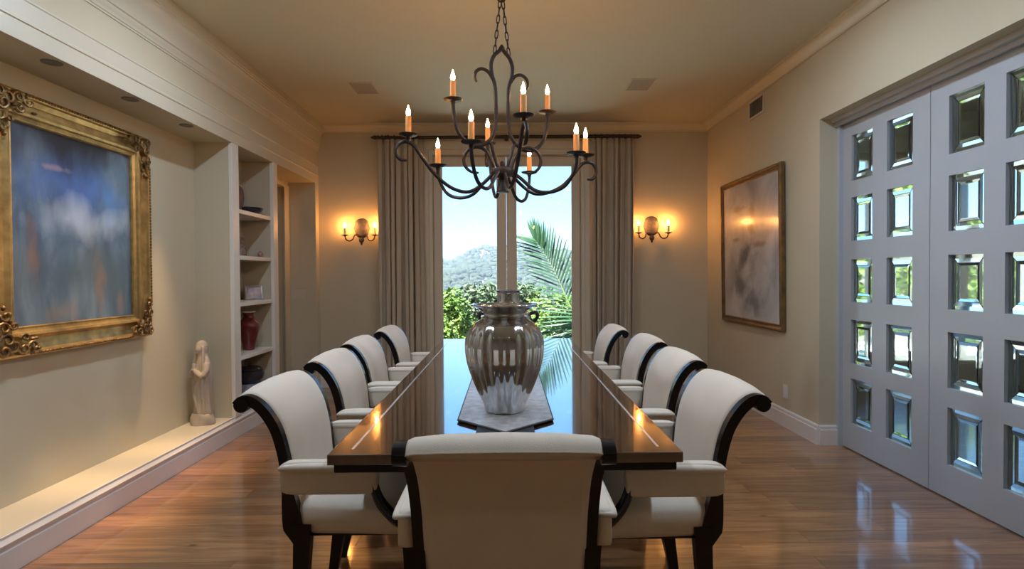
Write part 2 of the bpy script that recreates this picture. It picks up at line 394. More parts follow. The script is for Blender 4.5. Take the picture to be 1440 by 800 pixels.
# plinth / raised ledge along the left wall
pl = MB().box(XN, XL-.012, NY0, 5.475, 0, .165)
struct('ledge', pl, 'trim')
BBP = [(0, 0), (.018, 0), (.018, .105), (.013, .112), (.013, .125), (.022, .130), (.024, .140), (.016, .150), (.010, .160), (.010, .172), (0, .172)]
struct('baseboard_left', MB().extrude(BBP, (XL-.012, NY0-.0, 0), (XL-.012, 5.475, 0), (1, 0, 0)), 'baseboard_paint')
BB = [(0, 0), (.016, 0), (.016, .115), (.011, .120), (.011, .140), (.006, .150), (0, .152)]
struct('baseboard_right', MB().extrude(BB, (XR, DY1, 0), (XR, YB, 0), (-1, 0, 0)).extrude(BB, (XR+.001, DY1, 0), (XD-.03, DY1, 0), (0, -1, 0)), 'baseboard_paint')
struct('baseboard_back', MB().extrude(BB, (XL, YB, 0), (-OX-.11, YB, 0), (0, -1, 0)).extrude(BB, (OX+.11, YB, 0), (XR, YB, 0), (0, -1, 0)), 'baseboard_paint')
struct('baseboard_doorway', MB().extrude(BB, (XN, 6.548, 0), (XL, 6.548, 0), (0, -1, 0)), 'baseboard_paint')
# crown mouldings
CR = [(0, 0), (.010, 0), (.012, .012), (.018, .016), (.030, .040), (.055, .062), (.068, .068), (.070, .078), (.078, .080), (.080, .09), (0, .09)]
struct('trim_1', MB().extrude(CR, (XR, Y0, ZC-.09), (XR, YB, ZC-.09), (-1, 0, 0)), 'trim', smooth=True)
struct('trim_2', MB().extrude(CR, (XL, YB, ZC-.09), (XR, YB, ZC-.09), (0, -1, 0)), 'trim', smooth=True)
CL = [(0, 0), (.006, 0), (.006, .010), (.012, .014), (.012, .034), (.018, .040), (.018, .065), (.026, .070), (.026, .085), (.030, .10), (.034, .15), (.045, .19), (.060, .215), (.066, .218), (.066, .232), (.074, .236), (.074, .25), (.080, .252), (.080, .31), (0, .31)]
CL = [(a*.95, z) for a, z in CL]
struct('trim_3', MB().extrude(CL, (XL, Y0, ZC-.31), (XL, YB, ZC-.31), (1, 0, 0)), 'trim', smooth=True)
hd = [(0, 0), (.008, 0), (.008, .085), (.014, .090), (.014, .100), (.006, .108), (.006, .19), (.010, .195), (.010, .203), (0, .206)]
struct('trim_4', MB().extrude(hd, (XL, NY0, ZH), (XL, 6.655, ZH), (1, 0, 0)), 'trim')
struct('trim_5', MB().box(XL, XL+.008, 6.548, 6.66, 0, ZH).box(XN-.0, XN+.012, 6.40, 6.548, .15, 2.33).box(XN, XN+.012, 5.5, 6.40, 2.31, 2.37), 'trim')
# door track / head trim of the glazed doors
struct('trim_6', MB().box(XD-.075, XD-.055, DY0, DY1, DZ, DZ+.03).box(XD-.055, 2.62, DY0, DY1, DZ+.002, DZ+.03).box(XD-.045, XD-.028, DY0, DY1, DZ-.028, DZ+.004).box(XD-.03, XD+.06, DY1-.035, DY1, 0, DZ).box(XD-.030, XD+.06, DY0, DY0+.025, 0, DZ), 'door_paint')

# ---------------------------------------------------------------- glazed doors (bevelled panes)
ROWS = ((.20, .53), (.64, .96), (1.09, 1.40), (1.535, 1.85), (1.97, 2.30))
PW = .240
def trapezoid(mb, y0, y1, z0, z1, iy0, iy1, iz0, iz1): pass
def glass_pane(parent, y0, y1, z0, z1, cache={}):
    w, h = y1-y0, z1-z0; key = (round(w, 3), round(h, 3)); bv = .046; g = .0012
    if key not in cache:
        a, c = w/2, h/2; ia, ic = a-bv, c-bv
        # centre: raised slab with its own narrow bevel (x<0 faces the dining room)
        def frust(t0, t1, ins):
            p = []
            for x, k in ((-t1, ins), (-t0, 0), (t0, 0), (t1, ins)):
                p.append([(x, -ia+g+k, -ic+g+k), (x, ia-g-k, -ic+g+k), (x, ia-g-k, ic-g-k), (x, -ia+g+k, ic-g-k)])
            return MB().rings(p)
        cen = frust(.0020, .0055, .016)
        bevs = []
        for q in range(4):
            o = [(-a+g, -c+g), (a-g, -c+g), (a-g, c-g), (-a+g, c-g)]; i_ = [(-ia-g, -ic-g), (ia+g, -ic-g), (ia+g, ic+g), (-ia-g, ic+g)]
            p, r = q, (q+1) % 4
            o0, o1, i0, i1 = o[p], o[r], i_[p], i_[r]
            # pull the mitres apart a hair
            def lerp(u, v, t): return (u[0]+(v[0]-u[0])*t, u[1]+(v[1]-u[1])*t)
            tt = .006
            o0, o1 = lerp(o0, o1, tt), lerp(o1, o0, tt); i0, i1 = lerp(i0, i1, tt), lerp(i1, i0, tt)
            m0, m1 = lerp(o0, i0, .5), lerp(o1, i1, .5)
            prof = []
            for (e0, e1) in ((o0, o1),): pass
            A = [(-.0015, *o0), (-.0062, *m0), (-.0035, *i0), (.0025, *i0), (.0025, *o0)]
            B = [(-.0015, *o1), (-.0062, *m1), (-.0035, *i1), (.0025, *i1), (.0025, *o1)]
            bevs.append(MB().rings([A, B]))
        cm = MB()
        for (ya, yb, za, zb) in ((-ia-.002, ia+.002, -ic-.002, -ic+.002), (-ia-.002, ia+.002, ic-.002, ic+.002), (-ia-.002, -ia+.002, -ic, ic), (ia-.002, ia+.002, -ic, ic)):
            cm.box(-.0035, .003, ya, yb, za, zb)
        cache[key] = (cen, bevs, cm, {})
    cen, bevs, cm, dat = cache[key]
    loc = (.020, (y0+y1)/2, (z0+z1)/2)
    def put(nm, mb, mt, par, l):
        if nm not in dat:
            o = mb.build(nm.split('#')[0], mt, par, loc=l); dat[nm] = o.data
        else:
            o = bpy.data.objects.new(nm.split('#')[0], dat[nm]); COL.objects.link(o); o.parent = par
            if l: o.location = l
        return o
    p = put('pane', cen, 'bevel_glass', parent, loc)
    for i, bmb in enumerate(bevs): put('bevelled_border#%d' % i, bmb, 'bevel_glass', p, None)
    put('came', cm, 'came', p, None)
def glazed_leaf(n, ya, yb, cols):
    mb = MB(); x0, x1 = 0, .045
    z0, z1 = .008, DZ-.004
    ys = [ya]+[q for c in cols for q in c]+[yb]
    for k in range(0, len(ys), 2): mb.box(x0, x1, ys[k], ys[k+1], z0, z1)
    zs = [z0]+[q for r in ROWS for q in r]+[z1]
    for c in cols:
        for k in range(0, len(zs), 2): mb.box(x0, x1, c[0], c[1], zs[k], zs[k+1])
    d = struct('door_%d' % n, mb, 'door_paint', loc=(XD, 0, 0))
    for c in cols:
        for r in ROWS: glass_pane(d, c[0], c[1], r[0], r[1])
    return d
LE = 3.364
glazed_leaf(1, LE+.0025, 4.236, ((3.510, 3.510+PW), (3.898, 3.898+PW)))
glazed_leaf(2, 2.466, LE-.0025, ((2.612, 2.612+PW), (2.982, 2.982+PW)))

# adjoining room behind the glazed doors
struct('floor_adjoining', MB().box(2.62, 6.6, .2, 6.4, -.12, -.002), 'oak_board')
struct('wall_adjoining', MB().box(2.62, 3.0, 6.2, 6.4, 0, ZC).box(6.1, 6.6, 6.2, 6.4, 0, ZC).box(3.0, 6.1, 6.2, 6.4, 0, .30).box(3.0, 6.1, 6.2, 6.4, 2.62, ZC).box(2.62, 6.6, .2, .4, 0, ZC).box(6.4, 6.6, .4, 6.2, 0, ZC), 'shelf_paint')
w3 = MB()
for x in (3.0, 4.0, 5.02, 6.02): w3.box(x, x+.08, 6.25, 6.33, .30, 2.62)
w3.box(3.08, 6.02, 6.25, 6.33, .30, .38).box(3.08, 6.02, 6.25, 6.33, 2.54, 2.62)
w3 = struct('window_1', w3, 'window_frame_paint')
for x, w_ in ((3.08, .92), (4.08, .94), (5.10, .92)): MB().box(x, x+w_, 6.287, 6.293, .38, 2.54).build('pane', 'clear_glass', w3)

# ---------------------------------------------------------------- garden doors in the back wall
YG = 6.79
cas = MB().box(-OX-.10, -OX+.02, YB-.022, YB, 0, OZ+.06).box(OX-.02, OX+.10, YB-.022, YB, 0, OZ+.06).box(-OX+.02, OX-.02, YB-.022, YB, OZ-.03, OZ+.06)
cas.box(-OX-.06, -OX-.03, YB-.032, YB-.02, 0, OZ+.03).box(OX+.03, OX+.06, YB-.032, YB-.02, 0, OZ+.03)
cas.box(-OX, -OX+.06, YB, YB+.22, 0, OZ).box(OX-.06, OX, YB, YB+.22, 0, OZ).box(-OX+.06, OX-.06, YB, YB+.22, OZ-.09, OZ)
cas.box(-OX+.06, OX-.06, YB, YB+.22, -.02, .015)
struct('trim_7', cas, 'window_frame_paint')
for n, (xa, xb, ga, gb, hx) in enumerate(((-OX+.062, -.0075, -.777, -.108, -.06), (-.0045, OX-.062, .100, .779, .05))):
    mb = MB().box(xa, ga, YG-.025, YG+.025, .018, OZ-.093).box(gb, xb, YG-.025, YG+.025, .018, OZ-.093)
    mb.box(ga, gb, YG-.025, YG+.025, .018, .24).box(ga, gb, YG-.025, YG+.025, 2.597, OZ-.093)
    for e in (ga, gb-.014): mb.box(e, e+.014, YG-.034, YG-.025, .24, 2.597)
    mb.box(ga, gb, YG-.034, YG-.025, 2.585, 2.597)
    d = struct('door_%d' % (3+n), mb, 'window_frame_paint')
    MB().box(ga, gb, YG-.003, YG+.003, .24, 2.597).build('pane', 'clear_glass', d)
    MB().tube([(hx, YG-.03, 1.0), (hx, YG-.07, 1.0), (hx+(-.10 if n == 0 else .10), YG-.075, 1.0)], .009, 8).build('door_handle', 'iron', d, True)

# ---------------------------------------------------------------- bookcase built into the left wall
bc = thing('bookcase', 'built-in white bookcase with open shelves between the niche and the doorway', 'bookcase', (XL, 5.03, .165))
bl = lambda x0, x1, y0, y1, z0, z1, nm, m='shelf_paint': MB().box(x0-XL, x1-XL, y0-5.03, y1-5.03, z0-.165, z1-.165).build(nm, m, bc, bevel=.002)
bl(-2.2255, XL+.006, 4.583, 4.690, .1655, ZH-.001, 'stile'); bl(-2.2255, XL+.006, 5.375, 5.474, .1655, ZH-.001, 'stile'); bl(XN+.002, -2.2255, 5.375, 5.474, .1655, ZH-.001, 'side_panel', 'bookcase_back'); bl(XN+.002, -2.2255, 4.6845, 4.690, .1655, ZH-.001, 'side_panel', 'bookcase_back')
bl(XN+.002, XN+.014, 4.690, 5.375, .1655, ZH-.001, 'back_panel', 'bookcase_back')
SH = (.640, 1.088, 1.478, 1.862)
for z in SH: bl(XN+.014, XL-.015, 4.690, 5.375, z-.034, z, 'shelf')

# ---------------------------------------------------------------- dining table
TX, TY0, TY1, HW, TZ = -.009, 1.716, 4.85, .5415, .76
tb = thing('dining_table', 'long dark glossy striped wood dining table with two pale inlay lines', 'table', (TX, (TY0+TY1)/2, 0))
hl = (TY1-TY0)/2
MB().box(-HW, HW, -hl, hl, .727, TZ).build('tabletop', 'striped_veneer', tb, bevel=.004)
MB().box(-HW+.016, HW-.016, -hl+.016, hl-.016, .699, .7268).build('lower_edge', 'black_lacquer', tb, bevel=.003)
for s in (-1, 1): MB().box(s*.4773-.004, s*.4773+.004, -hl+.055, hl-.055, TZ-.0005, TZ+.0006).build('inlay_line', 'inlay', tb)
MB().box(-.20, .20, -hl+.35, hl-.35, .60, .6988).build('apron', 'black_lacquer', tb, bevel=.004)
for s in (-1, 1):
    cy = s*(hl-.72)
    MB().lathe([(.10, .08), (.13, .11), (.09, .16), (.075, .26), (.11, .38), (.12, .45), (.08, .53), (.10, .57), (.16, .6)], 20, (0, cy, 0)).build('pedestal', 'black_lacquer', tb, True)
    MB().box(-.30, .30, cy-.055, cy+.055, .0, .05).box(-.055, .055, cy-.28, cy+.28, .0, .05).box(-.14, .14, cy-.14, cy+.14, .05, .08).build('foot', 'black_lacquer', tb, bevel=.006)

# ---------------------------------------------------------------- dining chairs (local: facing +y, origin on the floor)
BK = [(-.188, .455), (-.200, .54), (-.208, .62), (-.217, .70), (-.236, .78), (-.260, .832), (-.288, .870), (-.318, .891), (-.342, .889), (-.354, .874)]
BW = [.222, .224, .227, .230, .235, .240, .245, .248, .249, .249]
def bez(sub=4):
    p, w = smooth_path([Vector((0, a, b)) for a, b in BK], BW, sub); return p, w
def normals(p):
    out = []
    for i in range(len(p)):
        d = (p[min(i+1, len(p)-1)]-p[max(i-1, 0)]).normalized(); out.append(Vector((0, d.z, -d.y)))   # towards the front
    return out
def make_chair():
    t = thing('dining_chair', '', 'chair')
    p, w = bez(); nn = normals(p)
    # upholstered back: closed section swept up the profile
    mb = MB(); rs = []
    for i, (c, hw, n) in enumerate(zip(p, w, nn)):
        k = i/(len(p)-1); th = .021 if k < .75 else .021+.006*(k-.75)/.25
        hx = hw-.018; ring = []
        for x, a in ((-1, -.8), (-.9, -1), (-.5, -1.05), (0, -1.08), (.5, -1.05), (.9, -1), (1, -.8), (1, .7), (.92, 1.05), (.6, 1.35), (0, 1.5), (-.6, 1.35), (-.92, 1.05), (-1, .7)):
            ring.append(Vector((x*hx, c.y, c.z))+n*(a*th))
        rs.append(ring)
    mb.rings(rs).build('backrest', 'fabric', t, 'all')
    for s in (-1, 1):
        q = MB(); rs = []
        pp = [Vector((0, -.160, .412)), Vector((0, -.178, .437))]+p; nn2 = [Vector((0, 1, .3)).normalized(), Vector((0, 1, .3)).normalized()]+nn; ww = [.222, .222]+w
        for i, (c, hw, n) in enumerate(zip(pp, ww, nn2)):
            z = c.z; th = .0165
            if z < .60 and i < 20: th = .0165+.0165*min(1, (.60-z)/.12)*(1 if z > .45 else .75)
            if i > len(pp)-9: th = .0165+.006*(i-(len(pp)-9))/8
            x0, x1 = s*(hw-.020), s*(hw+.010)
            rs.append([Vector((x0, c.y, z))+n*th, Vector((x1, c.y, z))+n*th, Vector((x1, c.y, z))-n*th, Vector((x0, c.y, z))-n*th])
        q.rings(rs)
        c = p[-1]; xa, xb = sorted((s*(.249-.022), s*(.249+.012)))
        q.rings([[(xx, c.y+.010+.0245*math.cos(a*PI/8), c.z+.004+.0245*math.sin(a*PI/8)) for a in range(16)] for xx in (xa, xb)])
        q.build('back_post', 'black_lacquer', t, True)
        # rear leg
        x = s*.218
        sec = lambda y, z, a, b: [(x-a, y-b, z), (x+a, y-b, z), (x+a, y+b, z), (x-a, y+b, z)]
        MB().rings([sec(-.158, .47, .016, .030), sec(-.160, .40, .018, .028), sec(-.168, .25, .017, .024), sec(-.190, .10, .015, .019), sec(-.212, 0, .014, .016)]).build('leg', 'black_lacquer', t, True)
        # front leg
        x = s*.232
        MB().rings([sec(.198, .45, .018, .022), sec(.204, .38, .019, .022), sec(.206, .22, .016, .018), sec(.210, 0, .013, .013)]).build('leg', 'black_lacquer', t, True)
        # arm: padded roll over a flat side panel
        a = MB().superell((s*.258, -.055, .640), (.022, .160, .055), .32, .18, 20, 14)
        a.superell((s*.264, -.055, .676), (.030, .164, .0165), .8, .18, 20, 10)
        a.build('armrest', 'fabric', t, 'all')
        # curved arm support running down into the front leg
        pts = [(s*.258, .085, .655), (s*.258, .092, .600), (s*.252, .112, .548), (s*.244, .150, .500), (s*.236, .190, .462), (s*.232, .204, .42)]
        MB().tube(pts, [.016, .019, .021, .022, .021, .018], 8, 4, flat=(.85, 1.15)).build('arm_support', 'black_lacquer', t, True)
    def seatfn(v):
        v[0] *= .93+.07*(v[1]/.22 if v[1] > -.1 else -.4)
        if v[2] > 0: v[2] *= 1.0+.25*(1-(v[0]/.256)**2)*(1-(v[1]/.23)**2)
        return v
    MB().superell((0, .012, .482), (.256, .222, .068), .5, .24, 28, 14, seatfn).build('seat', 'fabric', t, 'all')
    MB().box(-.205, .205, -.165, .175, .418, .440).build('seat_rail', 'black_lacquer', t, bevel=.006)
    return t
proto = make_chair()
G = 'cream armchairs around the dining table'
ordn = ('first', 'second', 'third', 'fourth')
spots = []
for i, (xt, yc) in enumerate(((.884, 2.128), (.909, 2.846), (.943, 3.517), (.919, 4.250))):
    spots.append((-(xt-.350), yc, -PI/2, 'cream armchair with black frame, %s from the head chair along the bookcase side' % ordn[i]))
for i, (xt, yc) in enumerate(((.829, 2.080), (.876, 2.802), (.899, 3.511), (.829, 4.232))):
    spots.append((xt-.350, yc, PI/2, 'cream armchair with black frame, %s from the head chair along the glazed-door side' % ordn[i]))
spots.append((-.010, 1.325+.350, 0, 'cream armchair with black frame alone at the table end facing the garden doors'))
for i, (x, y, rz, lab) in enumerate(spots):
    o = proto if i == 0 else copy_tree(proto)
    o.location = (x, y, 0); o.rotation_euler = (0, 0, rz); tag(o, lab, 'chair', G)

# ---------------------------------------------------------------- on the table: runners and silvered vases
RX = -.010
un = MB().box(-.10, .10, 1.865, 4.05, .7611, .7660)
tag(un.build('table_runner', 'runner_trim', loc=(RX, 0, 0)), 'narrow charcoal runner lying under the pointed silver-grey runner', 'table runner')
rn = thing('table_runner', 'silver-grey table runner with pointed ends and dark edging under the vases', 'table runner', (RX, 0, .7662))
def runner_pts(ins): return [(-.178+ins, 2.085), (0, 1.905+ins*1.4), (.178-ins, 2.085), (.178-ins, 3.85), (0, 4.03-ins*1.4), (-.178+ins, 3.85)]
def prism(pts, z0, z1): return MB().rings([[(x, y, z0) for x, y in pts], [(x, y, z1) for x, y in pts]])
prism(runner_pts(0), 0, .0035).build('edging', 'runner_trim', rn)
prism(runner_pts(.006), .0036, .0070).build('cloth', 'runner', rn)
def vase(name, label, loc, prof, nfl, amp, n=112):
    t = thing(name, label, 'vase', loc, group='silvered vases on the table runner')
    zm = max(z for r, z in prof)
    pts, _ = smooth_path([Vector((r, 0, z)) for r, z in prof], [0]*len(prof), 5)
    def fl(a, z):
        k = z/zm; e = max(0, min(1, (k-.06)/.12))*max(0, min(1, (.84-k)/.10))
        return 1+amp*e*(abs(math.sin(nfl*a/2))*2-1)
    MB().lathe([(p.x, p.z) for p in pts], n, flute=fl).build('body', 'silver_glass', t, 'all')
    return t
VZ = .7735
v1 = vase('silver_vase', 'large fluted silvered glass vase with a wide flared rim', (-.013, 2.215, VZ),
     [(.070, 0), (.078, .004), (.080, .018), (.092, .05), (.118, .11), (.142, .18), (.1515, .245), (.146, .295), (.120, .338), (.092, .356), (.080, .370), (.084, .383), (.112, .402), (.130, .409), (.131, .414), (.122, .413), (.094, .400), (.072, .378), (.070, .30), (.068, .2)], 22, .022)
MB().lathe([(.0835, .362), (.090, .3655), (.0835, .370)], 48).build('neck_band', 'silver_glass', v1, True)
v2 = vase('silver_vase', 'slender-necked silvered vase standing behind the large fluted vase', (.004, 2.93, VZ),
     [(.055, 0), (.065, .006), (.085, .06), (.115, .16), (.125, .25), (.118, .31), (.092, .355), (.066, .380), (.056, .398), (.054, .42), (.056, .436), (.068, .447), (.069, .450), (.062, .449), (.050, .436), (.048, .3)], 20, .02, 80)
for s in (-1, 1): MB().tube([(s*.108, 0, .325), (s*.142, 0, .335), (s*.150, 0, .31), (s*.124, 0, .28)], .009, 8, 4).build('handle', 'dark_ceramic', v2, True)

# ---------------------------------------------------------------- chandelier
CX, CY = -.024, 3.31
ch = thing('chandelier', 'dark wrought-iron chandelier with ten candle lamps hanging from chains over the table', 'chandelier', (CX, CY, 1.78))
def zr(z): return z-1.78
MB().lathe([(.010, zr(1.78)), (.036, zr(1.780)), (.038, zr(1.785)), (.030, zr(1.795)), (.024, zr(1.83)), (.018, zr(1.862)), (.03, zr(1.868)), (.066, zr(1.878)), (.072, zr(1.895)), (.066, zr(1.915)), (.03, zr(1.925)), (.014, zr(1.935)), (.017, zr(1.948)), (.012, zr(1.958)), (.004, zr(1.963))], 24).build('hub', 'iron', ch, True)
def rad(az, pts): return [(r*math.cos(az), r*math.sin(az), zr(z)) for r, z in pts]
def candle(arm, az, r, z, nr=1.0):
    c = (r*math.cos(az), r*math.sin(az))
    MB().lathe([(.012, zr(z)-.020), (.014, zr(z)-.006), (.030, zr(z)-.003), (.050, zr(z)+.004), (.054, zr(z)+.010), (.050, zr(z)+.009), (.022, zr(z)+.004), (.02, zr(z)+.012)], 20, (c[0], c[1], 0)).build('drip_pan', 'iron', arm, True)
    MB().lathe([(.0165, zr(z)+.006), (.0165, zr(z)+.106), (.0145, zr(z)+.110), (.008, zr(z)+.111)], 14, (c[0], c[1], 0)).build('candle_sleeve', 'wax', arm, True)
    MB().lathe([(.006, zr(z)+.111), (.011, zr(z)+.120), (.0125, zr(z)+.130), (.009, zr(z)+.146), (.003, zr(z)+.164), (.0008, zr(z)+.172)], 10, (c[0], c[1], 0)).build('bulb', bulb_m, arm, True)
D = math.radians
for az, r in ((-21.5, .44), (68, .46), (156.4, .43), (-109.7, .455)):
    z = 1.965; k = r/.45
    pts = [(.050*k, 1.902), (.12*k, 1.850), (.20*k, 1.782), (.29*k, 1.765), (.375*k, 1.790), (.425*k, 1.850), (.448*k, 1.91), (r, z-.012)]
    a = MB().tube(rad(D(az), pts), .0105, 8, 5).build('arm', 'iron', ch, True); candle(a, D(az), r, z)
for az, r, z in ((14, .515, 2.012), (102, .48, 2.165), (191, .535, 2.085), (-78, .52, 2.075)):
    k = r/.52; dz = z-2.075
    q = lambda x, zz: (x*k, zz+dz*max(0, min(1, (x-.25)/.25)))
    pts = [q(.050, 1.895), q(.11, 1.83), q(.19, 1.780), q(.28, 1.795), q(.37, 1.86), q(.445, 1.955), q(.49, 2.020), q(.525, 2.040), q(.560, 2.036), q(.585, 2.005), q(.585, 1.965), q(.562, 1.940), q(.530, 1.938)]
    a = MB().tube(rad(D(az), pts), [.0105]*11+[.009, .006], 8, 5).build('arm', 'iron', ch, True)
    MB().tube(rad(D(az), [(r, z-.04), (r, z-.005)]), .010, 8).build('candle_stem', 'iron', a, True)
    candle(a, D(az), r, z)
for az in (25, 205):
    z = 2.272; A = D(az)
    # stem from pointed arch down, swinging out to an upper candle
    pts = [(.002, 2.612), (.018, 2.592), (.050, 2.56), (.068, 2.51), (.062, 2.45), (.044, 2.39), (.040, 2.30), (.040, 2.20), (.050, 2.125), (.085, 2.07), (.150, 2.035), (.215, 2.050), (.268, 2.10), (.292, 2.17), (.300, z-.012)]
    a = MB().tube(rad(A, pts), .0115, 8, 5).build('arm', 'iron', ch, True); candle(a, A, .30, z)
    hk = [(.058, 2.425), (.085, 2.462), (.125, 2.475), (.160, 2.455), (.170, 2.42), (.158, 2.395)]
    MB().tube(rad(A, hk), [.010, .010, .010, .010, .009, .006], 8, 4).build('scroll_hook', 'iron', ch, True)
    MB().tube(rad(A, [(.030, 1.925), (.055, 2.0), (.075, 2.06), (.110, 2.055)]), .010, 8, 4).build('scroll_brace', 'iron', ch, True)
for az, zz in ((5, 0), (178, .005)):
    c0, rr = .150, .075
    pts = [(.045, 1.90), (.06, 1.95)]+[(c0+rr*math.cos(t), 1.965+zz+rr*math.sin(t)) for t in [PI*.9-k*PI*1.45/9 for k in range(10)]]
    MB().tube(rad(D(az), pts), [.010]*9+[.009, .008, .006], 8, 3).build('scroll_brace', 'iron', ch, True)
MB().lathe([(.016, zr(2.600)), (.018, zr(2.612)), (.010, zr(2.625)), (.004, zr(2.632))], 12).build('finial', 'iron', ch, True)
# chains: two strands from the arch to a ring, then one strand to the ceiling rose
lk = MB(); n = 12
lk.tube([(.0085*math.cos(2*PI*k/n), 0, .0195*math.sin(2*PI*k/n)+(.008 if 0 < k < n/2 else (-.008 if k > n/2 else 0))) for k in range(n)], .0032, 6, closed=True)
lk0 = lk.build('chain_link', 'iron', ch, True)
first = True
def strand(p, q):
    global first
    p, q = Vector(p), Vector(q); Ln = (q-p).length; m = max(2, round(Ln/.044))
    for i in range(m):
        o = lk0 if first else lk0.copy()
        if not first: COL.objects.link(o)
        first = False
        o.location = p+(q-p)*((i+.5)/m)
        d = (q-p).normalized(); qt = Vector((0, 0, 1)).rotation_difference(d)
        o.rotation_mode = 'QUATERNION'; o.rotation_quaternion = qt @ Matrix.Rotation(PI/2*(i % 2)+.2, 3, 'Z').to_quaternion()
        o.parent = ch
cc, ss = math.cos(D(25)), math.sin(D(25))
for s in (-1, 1): strand((s*.046*cc, s*.046*ss, zr(2.575)), (s*.008*cc, s*.008*ss, zr(2.885)))
MB().tube([(.020*math.cos(2*PI*k/14), 0, zr(2.893)+.016*math.sin(2*PI*k/14)) for k in range(14)], .005, 6, closed=True).build('chain_ring', 'iron', ch, True)
strand((0, 0, zr(2.903)), (0, 0, zr(3.03)))
MB().lathe([(.012, zr(3.022)), (.03, zr(3.026)), (.062, zr(3.04)), (.066, zr(3.0598))], 24).build('ceiling_rose', 'iron', ch, True)

# ---------------------------------------------------------------- wall sconces
def sconce(x, z, label):
    t = thing('wall_sconce', label, 'sconce', (x, YB, z), group='candle sconces on the back wall')
    mb = MB(); rs = []
    for k in range(5):
        y = -.002-.030*k/4; sc = (1, .98, .93, .80, .30)[k]
        rs.append([(sc*.088*math.copysign(abs(math.cos(a))**.8, math.cos(a))*(1+.05*math.cos(8*a)), y, .025+sc*.115*math.copysign(abs(math.sin(a))**.85, math.sin(a))) for a in [2*PI*j/28 for j in range(28)]])
    mb.rings(rs); pb = mb.build('back_plate', 'sconce_plate', t, True)
    MB().ellip((0, -.028, -.115), (.030, .022, .034), 12, 8).ellip((0, -.028, -.155), (.012, .012, .018), 8, 6).build('finial', 'iron_sconce', t, True)
    for s in (-1, 1):
        a = MB().tube([(s*.035, -.030, -.055), (s*.070, -.055, -.060), (s*.088, -.075, -.105), (s*.120, -.09, -.128), (s*.158, -.10, -.112), (s*.172, -.10, -.068)], .0075, 8, 4).build('arm', 'iron_sconce', t, True)
        c = (s*.172, -.10, -.065)
        MB().lathe([(.010, -.012), (.020, -.004), (.040, .002), (.043, .007), (.036, .006), (.015, .004)], 16, c).build('drip_pan', 'iron_sconce', a, True)
        MB().lathe([(.0125, .004), (.0125, .088), (.009, .092)], 12, c).build('candle_sleeve', 'wax_pale', a, True)
        MB().lathe([(.005, .092), (.011, .102), (.012, .112), (.008, .126), (.001, .145)], 10, c).build('bulb', bulb_s, a, True)
    return t
sconce(-1.694, 1.835, 'two-candle wall sconce with oval plate between the doorway and curtain')
sconce(1.692, 1.842, 'two-candle wall sconce with oval plate on the wall beside the misty painting')

# ---------------------------------------------------------------- curtains and rod
rod = thing('curtain_rod', 'dark wooden curtain rod with pointed finials above the garden doors', 'curtain rod', (0, 6.545, 2.885))
MB().tube([(-1.47, 0, -.004), (1.46, 0, .004)], .020, 12).build('pole', 'rod', rod, True)
for s in (-1, 1):
    f = MB(); f.tube([(s*1.46, 0, 0), (s*1.475, 0, 0), (s*1.482, 0, 0), (s*1.50, 0, 0), (s*1.52, 0, 0), (s*1.555, 0, 0)], [.020, .028, .018, .026, .022, .003], 12); f.build('finial', 'rod', rod, True)
for x in (-1.40, 0, 1.40): MB().box(x-.012, x+.012, 0, .124, -.012, .012).box(x-.02, x+.02, .112, .1249, -.05, .05).build('bracket', 'rod', rod)
def curtain(x0, x1, seed, label, inner):
    rnd = random.Random(seed); t = thing('curtain', label, 'curtain', ((x0+x1)/2, 6.545, 0), group='tan curtains beside the garden doors')
    n, m = 150, 26; zt = 2.862; w = x1-x0
    ph = [rnd.uniform(0, 6.28) for _ in range(5)]
    def pt(i, j):
        u = i/(n-1); v = j/(m-1); z = .012+(zt-.012)*v
        k = 1-v
        a = .046*(.45+.55*min(1, k*5))
        uu = u+.030*math.sin(5*u*PI+ph[0])*(.4+.6*k)+.012*math.sin(3.1*k+ph[3])*math.sin(PI*u)
        sn = math.sin(2*PI*7*uu+ph[1]+.35*k); sn = math.copysign(abs(sn)**.75, sn)
        y = a*sn*(.75+.25*math.sin(2*PI*2.3*u+ph[2]))+.014*math.sin(2*PI*3.3*uu+ph[2]+1.2*k)*k+.006*math.sin(2*PI*17*uu+ph[4])
        x = -w/2+w*u+.016*math.sin(2*PI*14*uu+ph[4])+.02*inner*k*k*u
        return (x, y-.0, z)
    vs = [pt(i, j) for j in range(m) for i in range(n)]
    fs = [(j*n+i, j*n+i+1, (j+1)*n+i+1, (j+1)*n+i) for j in range(m-1) for i in range(n-1)]
    o = MB().add(vs, fs).build('drape', 'curtain', t, 'all'); sd = o.modifiers.new('thickness', 'SOLIDIFY'); sd.thickness = .004
    for i in range(7):
        x = -w/2+w*(i+.5)/7
        MB().tube([(x, .028*math.cos(2*PI*k/12), 2.885+.028*math.sin(2*PI*k/12)) for k in range(12)], .004, 5, closed=True).build('ring', 'rod', t, True)
curtain(-1.456, -.975, 3, 'tan pleated curtain hanging on the doorway side of the garden doors', 1)
curtain(.985, 1.463, 5, 'tan pleated curtain hanging on the misty painting side of the garden doors', -1)

